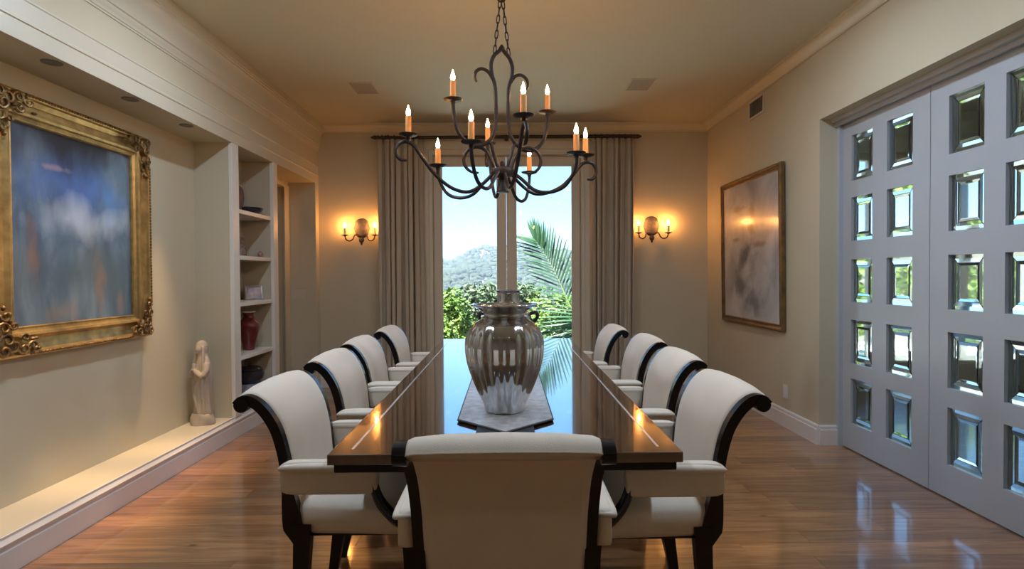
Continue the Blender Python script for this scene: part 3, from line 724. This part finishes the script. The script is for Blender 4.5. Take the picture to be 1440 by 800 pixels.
# ---------------------------------------------------------------- left painting in a carved gilt frame
PY0, PY1, PZ0, PZ1 = 2.715, 3.925, .905, 2.245
pt_ = thing('framed_painting', 'large abstract blue painting in a wide carved gilt frame', 'painting', (XN, (PY0+PY1)/2, (PZ0+PZ1)/2))
a, c = (PY1-PY0)/2, (PZ1-PZ0)/2
FR = [(0, .0), (0, .055), (.012, .066), (.024, .060), (.030, .046), (.055, .036), (.085, .040), (.105, .056), (.118, .050), (.124, .038), (.138, .030), (.146, .034), (.150, .026), (.150, .008)]
def frame_mesh(a, c, FR, sgn=1):
    mb = MB(); rs = []
    for (i, d) in FR: rs.append([(sgn*d, -a+i, -c+i), (sgn*d, a-i, -c+i), (sgn*d, a-i, c-i), (sgn*d, -a+i, c-i)])
    return mb.rings(rs, cap=False)
frame_mesh(a, c, FR).build('frame', 'gold', pt_)
MB().box(.004, .014, -a+.146, a-.146, -c+.146, c-.146).build('canvas', 'abstract_canvas', pt_)
random.seed(5)
def bead_row(y0, z0, y1, z1, n):
    beads = MB()
    for k in range(n):
        t = (k+.5)/n; beads.ellip((.064, y0+(y1-y0)*t, z0+(z1-z0)*t), (.008, .011 if y0 != y1 else .008, .011 if z0 != z1 else .008), 6, 4)
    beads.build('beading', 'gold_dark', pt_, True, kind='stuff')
bead_row(-a+.2, -c+.012, a-.2, -c+.012, 40); bead_row(-a+.2, c-.012, a-.2, c-.012, 40); bead_row(-a+.012, -c+.2, -a+.012, c-.2, 46); bead_row(a-.012, -c+.2, a-.012, c-.2, 46)
for sy in (-1, 1):
    for sz in (-1, 1):
        o = MB(); by, bz = sy*(a-.062), sz*(c-.062)
        o.superell((.048, by, bz), (.026, .058, .058), .7, .6, 16, 8)
        def scr(dy, dz, r, turns, rr, flip):
            pts = []
            for k in range(14):
                t = k/13; q = r*(1-.75*t); an = flip*t*turns*2*PI
                pts.append((.066+.012*math.sin(PI*t), by-sy*(dy)+q*math.cos(an)*sy, bz-sz*(dz)+q*math.sin(an)*sz))
            o.tube(pts, [rr*(1-.5*k/13) for k in range(14)], 6)
        for (dy, dz, r, f) in ((.03, .0, .034, 1), (0, .03, .034, -1), (.09, -.02, .030, 1), (-.02, .09, .030, -1), (.15, -.01, .024, -1), (-.01, .15, .024, 1), (-.02, -.02, .03, 1), (.10, .035, .02, -1), (.035, .10, .02, 1)):
            scr(dy, dz, r, 1.3, .0085, f)
        for k in range(16):
            t = random.uniform(0, .2); w = random.uniform(-.05, .05)
            if k % 2: o.ellip((.062, by-sy*t, bz+sz*w*.7), (.014, .014, .009), 6, 4)
            else: o.ellip((.062, by+sy*w*.7, bz-sz*t), (.014, .009, .014), 6, 4)
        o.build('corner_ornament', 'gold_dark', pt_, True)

# ---------------------------------------------------------------- right painting
RY0, RY1, RZ0, RZ1 = 4.775, 6.125, .805, 2.243
pr = thing('framed_painting', 'misty grey painting in a thin antique gold frame near the corner', 'painting', (XR, (RY0+RY1)/2, (RZ0+RZ1)/2))
pr.rotation_euler = (0, -.012, 0)
a, c = (RY1-RY0)/2, (RZ1-RZ0)/2
FR2 = [(0, .012), (0, .040), (.010, .048), (.020, .046), (.030, .036), (.044, .036), (.052, .042), (.060, .036), (.060, .018)]
frame_mesh(a, c, FR2, -1).build('frame', 'gold_thin', pr)
MB().box(-.030, -.020, -a+.057, a-.057, -c+.057, c-.057).build('canvas', 'misty_canvas', pr)

# ---------------------------------------------------------------- statue on the ledge
st = thing('statue', 'pale stone statue of a veiled praying figure standing on the ledge', 'statue', (-2.365, 4.415, .165), -.5)
bs = MB(); rnd = random.Random(2)
bs.rings([[(r*(1+.10*math.sin(3*a_+k)+.05*math.sin(7*a_+2*k))*.092*math.cos(a_), r*(1+.10*math.sin(3*a_+k))*.080*math.sin(a_), z) for a_ in [2*PI*j/20 for j in range(20)]] for k, (r, z) in enumerate(((1.0, 0), (1.03, .02), (.98, .05), (.92, .075), (.80, .088)))])
bs.build('base', 'stone', st, True)
body = MB(); rs = []
PROF = [(.074, .060, .075), (.076, .062, .10), (.070, .058, .16), (.066, .055, .24), (.068, .056, .32), (.072, .055, .38), (.073, .052, .43), (.068, .046, .475), (.056, .040, .505), (.042, .038, .525), (.038, .040, .545), (.041, .044, .575), (.040, .044, .605), (.030, .034, .632), (.012, .014, .646)]
for k, (rx, ry, z) in enumerate(PROF):
    fold = .09*max(0, min(1, (.50-z)/.15)); lean = .010*math.sin(z*6)
    rs.append([(rx*(1+fold*math.sin(9*a_+z*9)+fold*.5*math.sin(17*a_))*math.cos(a_)+lean, ry*(1+fold*math.sin(9*a_+z*9))*math.sin(a_), z) for a_ in [2*PI*j/48 for j in range(48)]])
body.rings(rs)
# face, hands, sleeves (facing -y)
body.ellip((.002, -.030, .578), (.024, .022, .032), 14, 10); body.ellip((.002, -.051, .574), (.005, .007, .008), 6, 5); body.ellip((.002, -.046, .553), (.010, .008, .008), 6, 5)
for s in (-1, 1):
    body.tube([(s*.060, -.005, .470), (s*.074, -.022, .415), (s*.060, -.050, .380), (s*.022, -.068, .410), (s*.006, -.074, .432)], [.022, .024, .023, .016, .011], 10, 3)
    for k in range(4): body.tube([(s*.006, -.076+.006*k, .425), (s*.005, -.079+.006*k, .452), (s*.004, -.078+.006*k, .478-.003*abs(k-1.5))], [.004, .004, .003], 6)
    body.tube([(s*.008, -.066, .430), (s*.006, -.062, .452)], [.004, .003], 6)
    body.tube([(s*.040, -.022, .60), (s*.046, -.024, .55), (s*.052, -.030, .49), (s*.060, -.035, .40), (s*.058, -.045, .30), (s*.050, -.045, .20)], [.010, .011, .012, .012, .010, .006], 8, 3)
body.tube([(.03, -.052, .37), (.0, -.060, .28), (-.03, -.056, .16)], [.008, .010, .006], 6, 3).tube([(-.02, -.056, .34), (-.012, -.062, .22), (.02, -.058, .11)], [.007, .010, .007], 6, 3)
bo = body.build('figure', 'stone', st, 'all'); rm = bo.modifiers.new('remesh', 'REMESH'); rm.mode = 'VOXEL'; rm.voxel_size = .0042; rm.use_smooth_shade = True

# ---------------------------------------------------------------- things on the shelves
def shelf_pos(px, py, X):
    d = ray(px, py); t = X/d.x
    return Vector((X, d.y*t, EYE+d.z*t))
Z1, Z2, Z3, Z4 = SH[3], SH[2], SH[1], SH[0]
y = shelf_pos(353, 290, -2.33).y
o = MB().lathe([(.05, 0), (.055, .004), (.075, .020), (.098, .045), (.104, .058), (.098, .058), (.07, .025), (.01, .012)], 28).build('bowl', 'dark_ceramic', None, True, loc=(-2.318, y, Z1)); tag(o, 'shallow dark ceramic bowl on the topmost bookcase shelf', 'bowl')
o.scale = (.84, 1.15, 1.1)
y = shelf_pos(340.5, 270, -2.40).y
dp = thing('display_plate', 'dark blue plate propped upright on a stand behind the shallow bowl', 'plate', (-2.452, y-.02, Z1))
pm = MB(); rs = []
for r, d in ((.04, .0), (.09, .002), (.125, .014), (.128, .018), (.12, .018), (.085, .010), (.02, .008)): rs.append([(d+.02*math.sin(q)*r/.128, r*math.cos(q), .135+r*math.sin(q)) for q in [2*PI*j/28 for j in range(28)]])
pm.rings(rs).build('plate', 'blue_plate', dp, True)
MB().box(-.02, .05, -.05, -.04, 0, .012).box(-.02, .05, .04, .05, 0, .012).box(-.03, -.02, -.05, .05, 0, .10).box(.04, .05, -.05, -.04, 0, .03).box(.04, .05, .04, .05, 0, .03).build('stand', 'rod', dp)
y = shelf_pos(347, 346, -2.36).y
pq = thing('plaque', 'small mauve relief plaque leaning at the back of the second highest shelf', 'plaque', (-2.40, y, Z2), .25); pq.rotation_euler = (0, -.12, .2)
MB().box(0, .018, -.10, .10, .004, .185).build('frame', 'plaque', pq, bevel=.004)
rl = MB(); random.seed(3)
for k in range(22): rl.ellip((.020, random.uniform(-.07, .07), random.uniform(.03, .16)), (.008, random.uniform(.012, .03), random.uniform(.010, .022)), 7, 5)
rl.build('relief', 'figurine', pq, True)
for k, (px, lab, sc) in enumerate(((366, 'small pinkish animal figurine lying beside the relief plaque', 1.0), (377, 'small brown and white figurine at the doorway end of the second highest shelf', .85))):
    y = shelf_pos(px, 356, -2.31).y
    f = thing('figurine', lab, 'figurine', (-2.31, y, Z2), .3)
    MB().ellip((0, 0, .030*sc), (.026*sc, .050*sc, .028*sc), 12, 8).ellip((.002, .045*sc, .050*sc), (.018*sc, .022*sc, .018*sc), 10, 7).ellip((0, .066*sc, .046*sc), (.009*sc, .012*sc, .008*sc), 8, 5).build('body', 'figurine', f, True)
    for sy in (-1, 1):
        MB().ellip((.010*sy, .040*sc, .070*sc), (.005, .006, .010), 6, 4).build('ear', 'figurine', f, True)
        MB().ellip((.014*sy, .030*sc, .010*sc), (.009, .026*sc, .010*sc), 8, 5).build('paw', 'figurine', f, True)
y = shelf_pos(358, 411, -2.34).y
pf = thing('photo_frame', 'silver photo frame with a small picture on the middle shelf', 'photo frame', (-2.345, y, Z3), 0); pf.rotation_euler = (0, -.16, -.75)
frame_mesh(.082, .066, [(0, 0), (0, .012), (.006, .016), (.016, .012), (.019, .006)]).build('frame', 'silver_frame', pf).location = (0, 0, .068)
MB().box(0, .006, -.066, .066, .018, .118).build('picture', 'photo_print', pf)
MB().box(-.05, -.0, -.012, .012, .002, .008).box(-.006, -.001, -.05, .05, .01, .12).build('easel', 'rod', pf)
y = shelf_pos(350, 470, -2.34).y
rv = thing('red_vase', 'deep red glazed vase with a pale lip on the lowest open shelf', 'vase', (-2.34, y, Z4))
pts, _ = smooth_path([Vector((r, 0, z)) for r, z in ((.040, 0), (.050, .010), (.058, .06), (.078, .14), (.092, .20), (.088, .24), (.062, .275), (.046, .295), (.044, .32), (.054, .34))], [0]*10, 4)
MB().lathe([(p.x, p.z) for p in pts], 32).build('body', 'red_ceramic', rv, True)
MB().lathe([(.052, .338), (.058, .344), (.060, .350), (.050, .350), (.044, .330), (.04, .3)], 32).build('lip', 'shelf_paint', rv, True)
y = shelf_pos(353, 520, -2.34).y
bx_ = thing('keepsake_box', 'pale blue box under the dark lidded pot at the bookcase bottom', 'box', (-2.35, y, .1655))
MB().box(-.10, .10, -.13, .13, .0, .135).build('body', 'pale_blue', bx_, bevel=.004); MB().box(-.104, .104, -.134, .134, .136, .170).build('lid', 'pale_blue', bx_, bevel=.004)
dpt = thing('lidded_pot', 'dark round lidded pot standing on the pale blue box', 'pot', (-2.35, y, .3356))
MB().lathe([(.06, 0), (.09, .01), (.118, .05), (.124, .085), (.115, .115), (.10, .122)], 32).build('body', 'dark_ceramic', dpt, True)
MB().lathe([(.112, .1225), (.108, .135), (.075, .152), (.02, .160), (.018, .172), (.012, .180), (.002, .182)], 32).build('lid', 'dark_ceramic', dpt, True)

# ---------------------------------------------------------------- fittings on walls and ceiling
ov = thing('air_vent', 'white louvred air vent high on the wall above the misty painting', 'vent', (XR, 5.345, 2.862))
MB().box(-.014, 0, -.165, .165, -.092, -.070).box(-.014, 0, -.165, .165, .070, .092).box(-.014, 0, -.165, -.143, -.07, .07).box(-.014, 0, .143, .165, -.07, .07).build('frame', 'vent_metal', ov, bevel=.002)
MB().box(-.003, 0, -.143, .143, -.07, .07).build('backing', 'vent_dark', ov)
for k in range(11):
    yv = -.13+.026*k; MB().add([(-.012, yv, -.07), (-.004, yv+.012, -.07), (-.004, yv+.014, -.07), (-.012, yv+.002, -.07), (-.012, yv, .07), (-.004, yv+.012, .07), (-.004, yv+.014, .07), (-.012, yv+.002, .07)], [(0, 1, 2, 3), (4, 5, 6, 7), (0, 1, 5, 4), (1, 2, 6, 5), (2, 3, 7, 6), (3, 0, 4, 7)]).build('louvre', 'vent_metal', ov)
for (gx, gy, lab) in ((-1.328, 5.362, 'square ceiling speaker grille above the bookcase side of the table'), (1.243, 5.291, 'square ceiling speaker grille above the misty painting side of the room')):
    g = thing('ceiling_grille', lab, 'grille', (gx, gy, ZC))
    MB().box(-.115, .115, -.165, .165, -.006, 0).build('frame', 'ceiling_paint', g, bevel=.002); MB().box(-.102, .102, -.150, .150, -.0085, -.006).build('mesh_panel', 'grille', g)
ol = thing('power_outlet', 'white power outlet plate low on the wall below the misty painting', 'outlet', (XR, 4.785, .30))
MB().box(-.006, 0, -.036, .036, -.058, .058).build('plate', 'plastic_white', ol, bevel=.002)
for z in (-.022, .022): MB().box(-.009, -.006, -.017, .017, z-.016, z+.016).build('socket', 'plastic_white', ol, bevel=.003)
sw = thing('light_switch', 'pale light switch plate on the doorway jamb', 'switch', (-2.40, 6.548, 1.09))
MB().box(-.075, .075, -.007, 0, -.058, .058).build('plate', 'trim', sw, bevel=.002)
for x in (-.046, 0, .046): MB().box(x-.015, x+.015, -.011, -.007, -.032, .032).build('rocker', 'trim', sw, bevel=.002)
for k, (yy, lab) in enumerate(((2.87, 'recessed downlight in the niche soffit over the left end of the gilt painting'), (3.46, 'recessed downlight in the niche soffit over the right half of the gilt painting'), (4.06, 'recessed downlight in the niche soffit nearest the praying statue'))):
    lab = ('recessed downlight in the niche soffit farthest from the statue', 'recessed downlight in the niche soffit between the other two', 'recessed downlight in the niche soffit nearest the statue')[k]
    d = thing('recessed_downlight', lab, 'downlight', (-2.262, yy, ZH), group='niche downlights')
    MB().lathe([(.030, -.0005), (.046, -.0005), (.046, -.004), (.040, -.006), (.032, -.004)], 24).build('trim_ring', 'vent_dark', d, True)
    MB().lathe([(.001, -.001), (.030, -.001), (.028, -.003), (.001, -.0035)], 20).build('lens', down_m, d)
    ld = bpy.data.lights.new('niche_or_fill_lamp', 'SPOT'); lo = bpy.data.objects.new('niche_or_fill_lamp', ld); COL.objects.link(lo); lo.parent = d
    lo.location = (0, 0, -.02); ld.energy = 120; ld.color = (1, .60, .26); ld.spot_size = .62; ld.spot_blend = .9; ld.shadow_soft_size = .03
# six fill lights added on the ceiling, out of view, to brighten the room
for k, (x, y_, lab) in enumerate(((-1.25, -.3, 'added ceiling fill light behind the head chair on the niche side'), (1.25, -.3, 'added ceiling fill light behind the head chair on the glazed-door side'),
        (-1.25, 1.9, 'added ceiling fill light above the first chair on the niche side'), (1.25, 1.9, 'added ceiling fill light above the first chair on the glazed-door side'),
        (-1.25, 3.3, 'added ceiling fill light level with the chandelier on the niche side'), (1.25, 3.3, 'added ceiling fill light level with the chandelier on the glazed-door side'))):
    d = thing('ceiling_fill_light', lab, 'downlight', (x, y_, ZC), group='added ceiling fill lights')
    MB().lathe([(.060, -.0005), (.085, -.0005), (.085, -.004), (.078, -.007), (.062, -.005)], 28).build('trim_ring', 'vent_metal', d, True)
    MB().lathe([(.001, -.001), (.060, -.001), (.058, -.003), (.001, -.0035)], 24).build('lens', room_m, d)
    ld = bpy.data.lights.new('niche_or_fill_lamp', 'AREA'); lo = bpy.data.objects.new('niche_or_fill_lamp', ld); COL.objects.link(lo); lo.parent = d  # area lamp of the added fill light
    lo.location = (0, 0, -.012); ld.shape = 'DISK'; ld.size = .11; ld.energy = 17 if k > 1 else 1.3; ld.color = (.66, .82, 1.0) if k > 1 else (1, .80, .62)

# ---------------------------------------------------------------- outdoors: haze over the valley, terrace, slope, hills
m = bpy.data.materials.new('haze'); m.use_nodes = True; t = m.node_tree; t.nodes.remove(t.nodes['Principled BSDF'])
vs_ = t.nodes.new('ShaderNodeVolumeScatter'); vs_.inputs['Color'].default_value = (.62, .80, 1, 1); vs_.inputs['Density'].default_value = .0007; vs_.inputs['Anisotropy'].default_value = 0
t.links.new(vs_.outputs[0], t.nodes['Material Output'].inputs['Volume']); MATS['haze'] = m
tag(MB().box(-280, 280, 85, 520, -30, 26).build('haze', 'haze'), 'pale blue haze hanging over the valley and far hillside', 'haze', kind='stuff')
def hz(x, y):
    if y < 11: return -.06
    if y < 70: z = -.06-15*((y-11)/59)**.8
    elif y < 150: z = -15-3*math.sin((y-70)/80*PI)
    else: z = -15
    k = max(0, min(1, (y-150)/290)); k = k*k*(3-2*k)
    r = 33+3.0*math.sin(x*.035+.6)+2.2*math.sin(x*.083+2)+1.2*math.sin(x*.19)
    z += k*r+ (1.6*math.sin(x*.06+y*.035)+1.0*math.sin(x*.13-y*.05))*min(1, max(0, (y-70)/60))
    return z
ys = [6.95, 8, 9.5, 11]+[11+3*k for k in range(1, 21)]+[74+8*k for k in range(60)]
xs = [-300+8*k for k in range(76)]
vs = [(x, y, hz(x, y)) for y in ys for x in xs]; n = len(xs)
fs = [(j*n+i, j*n+i+1, (j+1)*n+i+1, (j+1)*n+i) for j in range(len(ys)-1) for i in range(n-1)]
struct('ground', MB().add(vs, fs), 'hill', smooth=True)
struct('terrace', MB().box(-6, 2.62, YB+.22, 10.9, -.2, -.03).box(2.62, 9, 6.4, 10.9, -.2, -.03), 'terrace')
struct('ground_side', MB().box(-40, 40, -40, 6.4, -.5, -.2), 'terrace')
rnd = random.Random(21)
sh = MB()
for k in range(4200):
    y = rnd.uniform(190, 440); x = rnd.uniform(-.17, .17)*y
    r = rnd.uniform(.5, 1.5)*(1 if rnd.random() < .8 else 1.7)
    z = hz(x, y)
    ico = [(r*math.cos(q)*math.cos(p)*1.25*rnd.uniform(.8, 1.15), r*math.sin(q)*math.cos(p)*1.25, r*math.sin(p)*rnd.uniform(.8, 1.1)) for p in (-.5, .2, .8) for q in [2*PI*j/7+p for j in range(7)]]
    sh.rings([[(x+a, y+b, z+.35*r+c) for a, b, c in ico[7*i:7*i+7]] for i in range(3)])
tag(sh.build('hill_shrubs', 'shrub', smooth='all'), 'grey-green chaparral shrubs covering the far dry hillside', 'shrubs', kind='stuff')
def tree(name, label, base, h, crown, n, leaf, mtl, seed, group='garden trees beyond the terrace', th=.12):
    rnd = random.Random(seed); t = thing(name, label, 'tree', base, group=group)
    tr = MB().tube([(0, 0, 0), (.1, 0, h*.3), (-.05, .1, h*.6), (.1, 0, h*.85)], [th, th*.8, th*.5, th*.2], 8, 3)
    for k in range(6):
        an = k*1.1; tr.tube([(0, 0, h*(.35+.06*k)), (crown[0]*.5*math.cos(an), crown[1]*.5*math.sin(an), h*(.5+.06*k))], [th*.4, th*.1], 6)
    tr.build('trunk', 'bark', t, True)
    mb = MB(); lumps = [(rnd.uniform(-.6, .6), rnd.uniform(-.6, .6), rnd.uniform(-.6, .75), rnd.uniform(.35, .55)) for _ in range(16)]
    for k in range(n):
        lx, ly, lz, lr = rnd.choice(lumps)
        d = Vector((rnd.gauss(0, 1), rnd.gauss(0, 1), rnd.gauss(0, 1))).normalized()*lr*rnd.uniform(.75, 1.05)
        c = Vector(((lx+d.x)*crown[0], (ly+d.y)*crown[1], h-crown[2]+(lz*.6+d.z)*crown[2]))
        u = Vector((rnd.gauss(0, 1), rnd.gauss(0, 1), rnd.gauss(0, .7))).normalized(); w = u.cross(Vector((rnd.gauss(0, 1), rnd.gauss(0, 1), rnd.gauss(0, 1)))).normalized()
        s = leaf*rnd.uniform(.6, 1.3)
        mb.add([c-u*s, c-w*s*.5, c+u*s, c+w*s*.5], [(0, 1, 2, 3)])
    mb.build('crown', mtl, t)
def tree_px(px, top, Y, wpx, label, mtl, n, leaf, seed, hh=None):
    p = at_y(px, top, Y); z0 = hz(p.x, Y); h = p.z-z0; w = wpx*Y/F_PX/2
    tree('garden_tree', label, (p.x, Y, z0), h, (w, w, min(h*.5, w*1.3)), n, leaf, mtl, seed)
tree_px(628, 396, 19, 70, 'bright green leafy tree nearest the terrace by the doorway-side curtain', 'leaf_bright', 4500, .085, 1)
tree_px(606, 420, 15, 70, 'bright green leafy shrub-like tree half hidden by the doorway-side curtain', 'leaf_bright', 3000, .07, 12)
tree_px(668, 386, 60, 78, 'soft pale green tree farther down the slope behind the bright tree', 'leaf_soft', 4500, .26, 2)
tree_px(735, 392, 74, 56, 'soft pale green tree farther down the slope behind the door mullion', 'leaf_soft', 4000, .26, 3)
tree_px(655, 440, 24, 70, 'low yellow-green tree just below the terrace edge', 'leaf_bright', 3500, .09, 4)
tree_px(780, 400, 52, 90, 'mid green tree down the slope behind the palm fronds', 'leaf_bright', 4000, .2, 5)
tree_px(868, 395, 40, 80, 'mid green tree down the slope behind the painting-side curtain', 'leaf_dark', 2500, .2, 6)
tree_px(560, 392, 40, 90, 'dark green tree down the slope behind the doorway-side curtain', 'leaf_dark', 2500, .2, 7)
for k, (x, y, h, lab) in enumerate(((5.4, 9.6, 1.85, 'leafy tree on the terrace seen through the panes nearest the wall jamb'), (7.9, 10.2, 2.1, 'leafy tree on the terrace seen through the middle panes of the glazed doors'), (10.6, 9.4, 2.3, 'leafy tree on the terrace farthest from the palm'))):
    tree('garden_tree', lab, (x, y, -.03 if x < 9 else -.06), h, (1.05, 1.0, .85), 2500, .09, 'leaf_bright', 30+k, 'garden trees beside the adjoining room')
# palm on the terrace, partly hidden by the right-hand curtain
pm = thing('palm', 'feathery green palm leaning over the terrace outside the garden doors', 'palm', (1.55, 8.75, -.03))
MB().tube([(0, 0, 0), (.03, 0, .35), (0, .02, .75)], [.11, .09, .07], 10, 4).build('trunk', 'bark', pm, True)
leaf_cache = []
for v in range(3):
    l = .5; bend = (.02, .06, .10)[v]; mb = MB(); L_, R_ = [], []
    for k in range(7):
        t = k/6; wd = .0125*math.sin(PI*min(1, t*.9+.12))**.7*(1 if t < 1 else .1); zz = -bend*t*t
        L_.append((t, wd/1.0, zz)); R_.append((t, -wd, zz))
    C_ = [((t), 0, z+.005) for (t, _, z) in L_]
    vs = L_+C_+R_; fs = [(k, k+1, 7+k+1, 7+k) for k in range(6)]+[(7+k, 7+k+1, 14+k+1, 14+k) for k in range(6)]
    leaf_cache.append((vs, fs))
leaf_me = []
def frond(pts, n, l0, seed, sides=(1, -1), bend=.2):
    rnd = random.Random(seed); base = Vector((1.55, 8.75, -.03))
    P = [Vector(p)-base for p in pts]; P, _ = smooth_path(P, [0]*len(P), 10)
    f = MB().tube(P, [.010*(1-.85*i/len(P)) for i in range(len(P))], 6).build('frond', 'rachis', pm, True)
    for i in range(n):
        t = .10+.88*i/(n-1); q = P[min(len(P)-1, int(t*(len(P)-1)))]; d = (P[min(len(P)-1, int(t*(len(P)-1))+1)]-P[max(0, int(t*(len(P)-1))-1)]).normalized()
        side = d.cross(Vector((0, -1, 0))).normalized()
        for s in sides:
            ln = l0*(1-.55*abs(t-.38))*(1-.35*max(0, t-.6)/.4)*rnd.uniform(.92, 1.05)
            dr = (side*s*(.95-.45*t)+d*(.45+.65*t)+Vector((0, rnd.uniform(-.25, .1), -.04))).normalized()
            v = rnd.randrange(3)
            if len(leaf_me) <= v or leaf_me[v] is None:
                while len(leaf_me) <= v: leaf_me.append(None)
                o = MB().add(*leaf_cache[v]).build('leaflet', 'palm_leaf', f, 'all'); leaf_me[v] = o.data
            else:
                o = bpy.data.objects.new('leaflet', leaf_me[v]); COL.objects.link(o); o.parent = f
            o.location = q; o.rotation_mode = 'QUATERNION'
            zax = (Vector((0, -.8, .6))-dr*Vector((0, -.8, .6)).dot(dr)).normalized(); yax = zax.cross(dr)
            o.rotation_quaternion = Matrix((dr, yax, zax)).transposed().to_quaternion()
            o.scale = (ln, 1.25, 1)
frond([(1.55, 8.75, .72), at_y(835, 470, 8.65), at_y(806, 437, 8.55), at_y(780, 382, 8.5), at_y(758, 345, 8.45), at_y(750, 335, 8.45)], 46, .66, 1)
frond([(1.55, 8.75, .72), at_y(842, 480, 8.75), at_y(825, 468, 8.7), at_y(800, 462, 8.7), at_y(770, 470, 8.65), at_y(745, 490, 8.6)], 30, .46, 2)
frond([(1.55, 8.75, .72), (1.75, 8.8, 1.3), (1.95, 8.85, 1.7), (2.3, 8.9, 1.8)], 20, .6, 3)
frond([(1.55, 8.75, .72), (1.6, 9.0, 1.3), (1.6, 9.3, 1.7), (1.5, 9.7, 1.8)], 18, .6, 4)
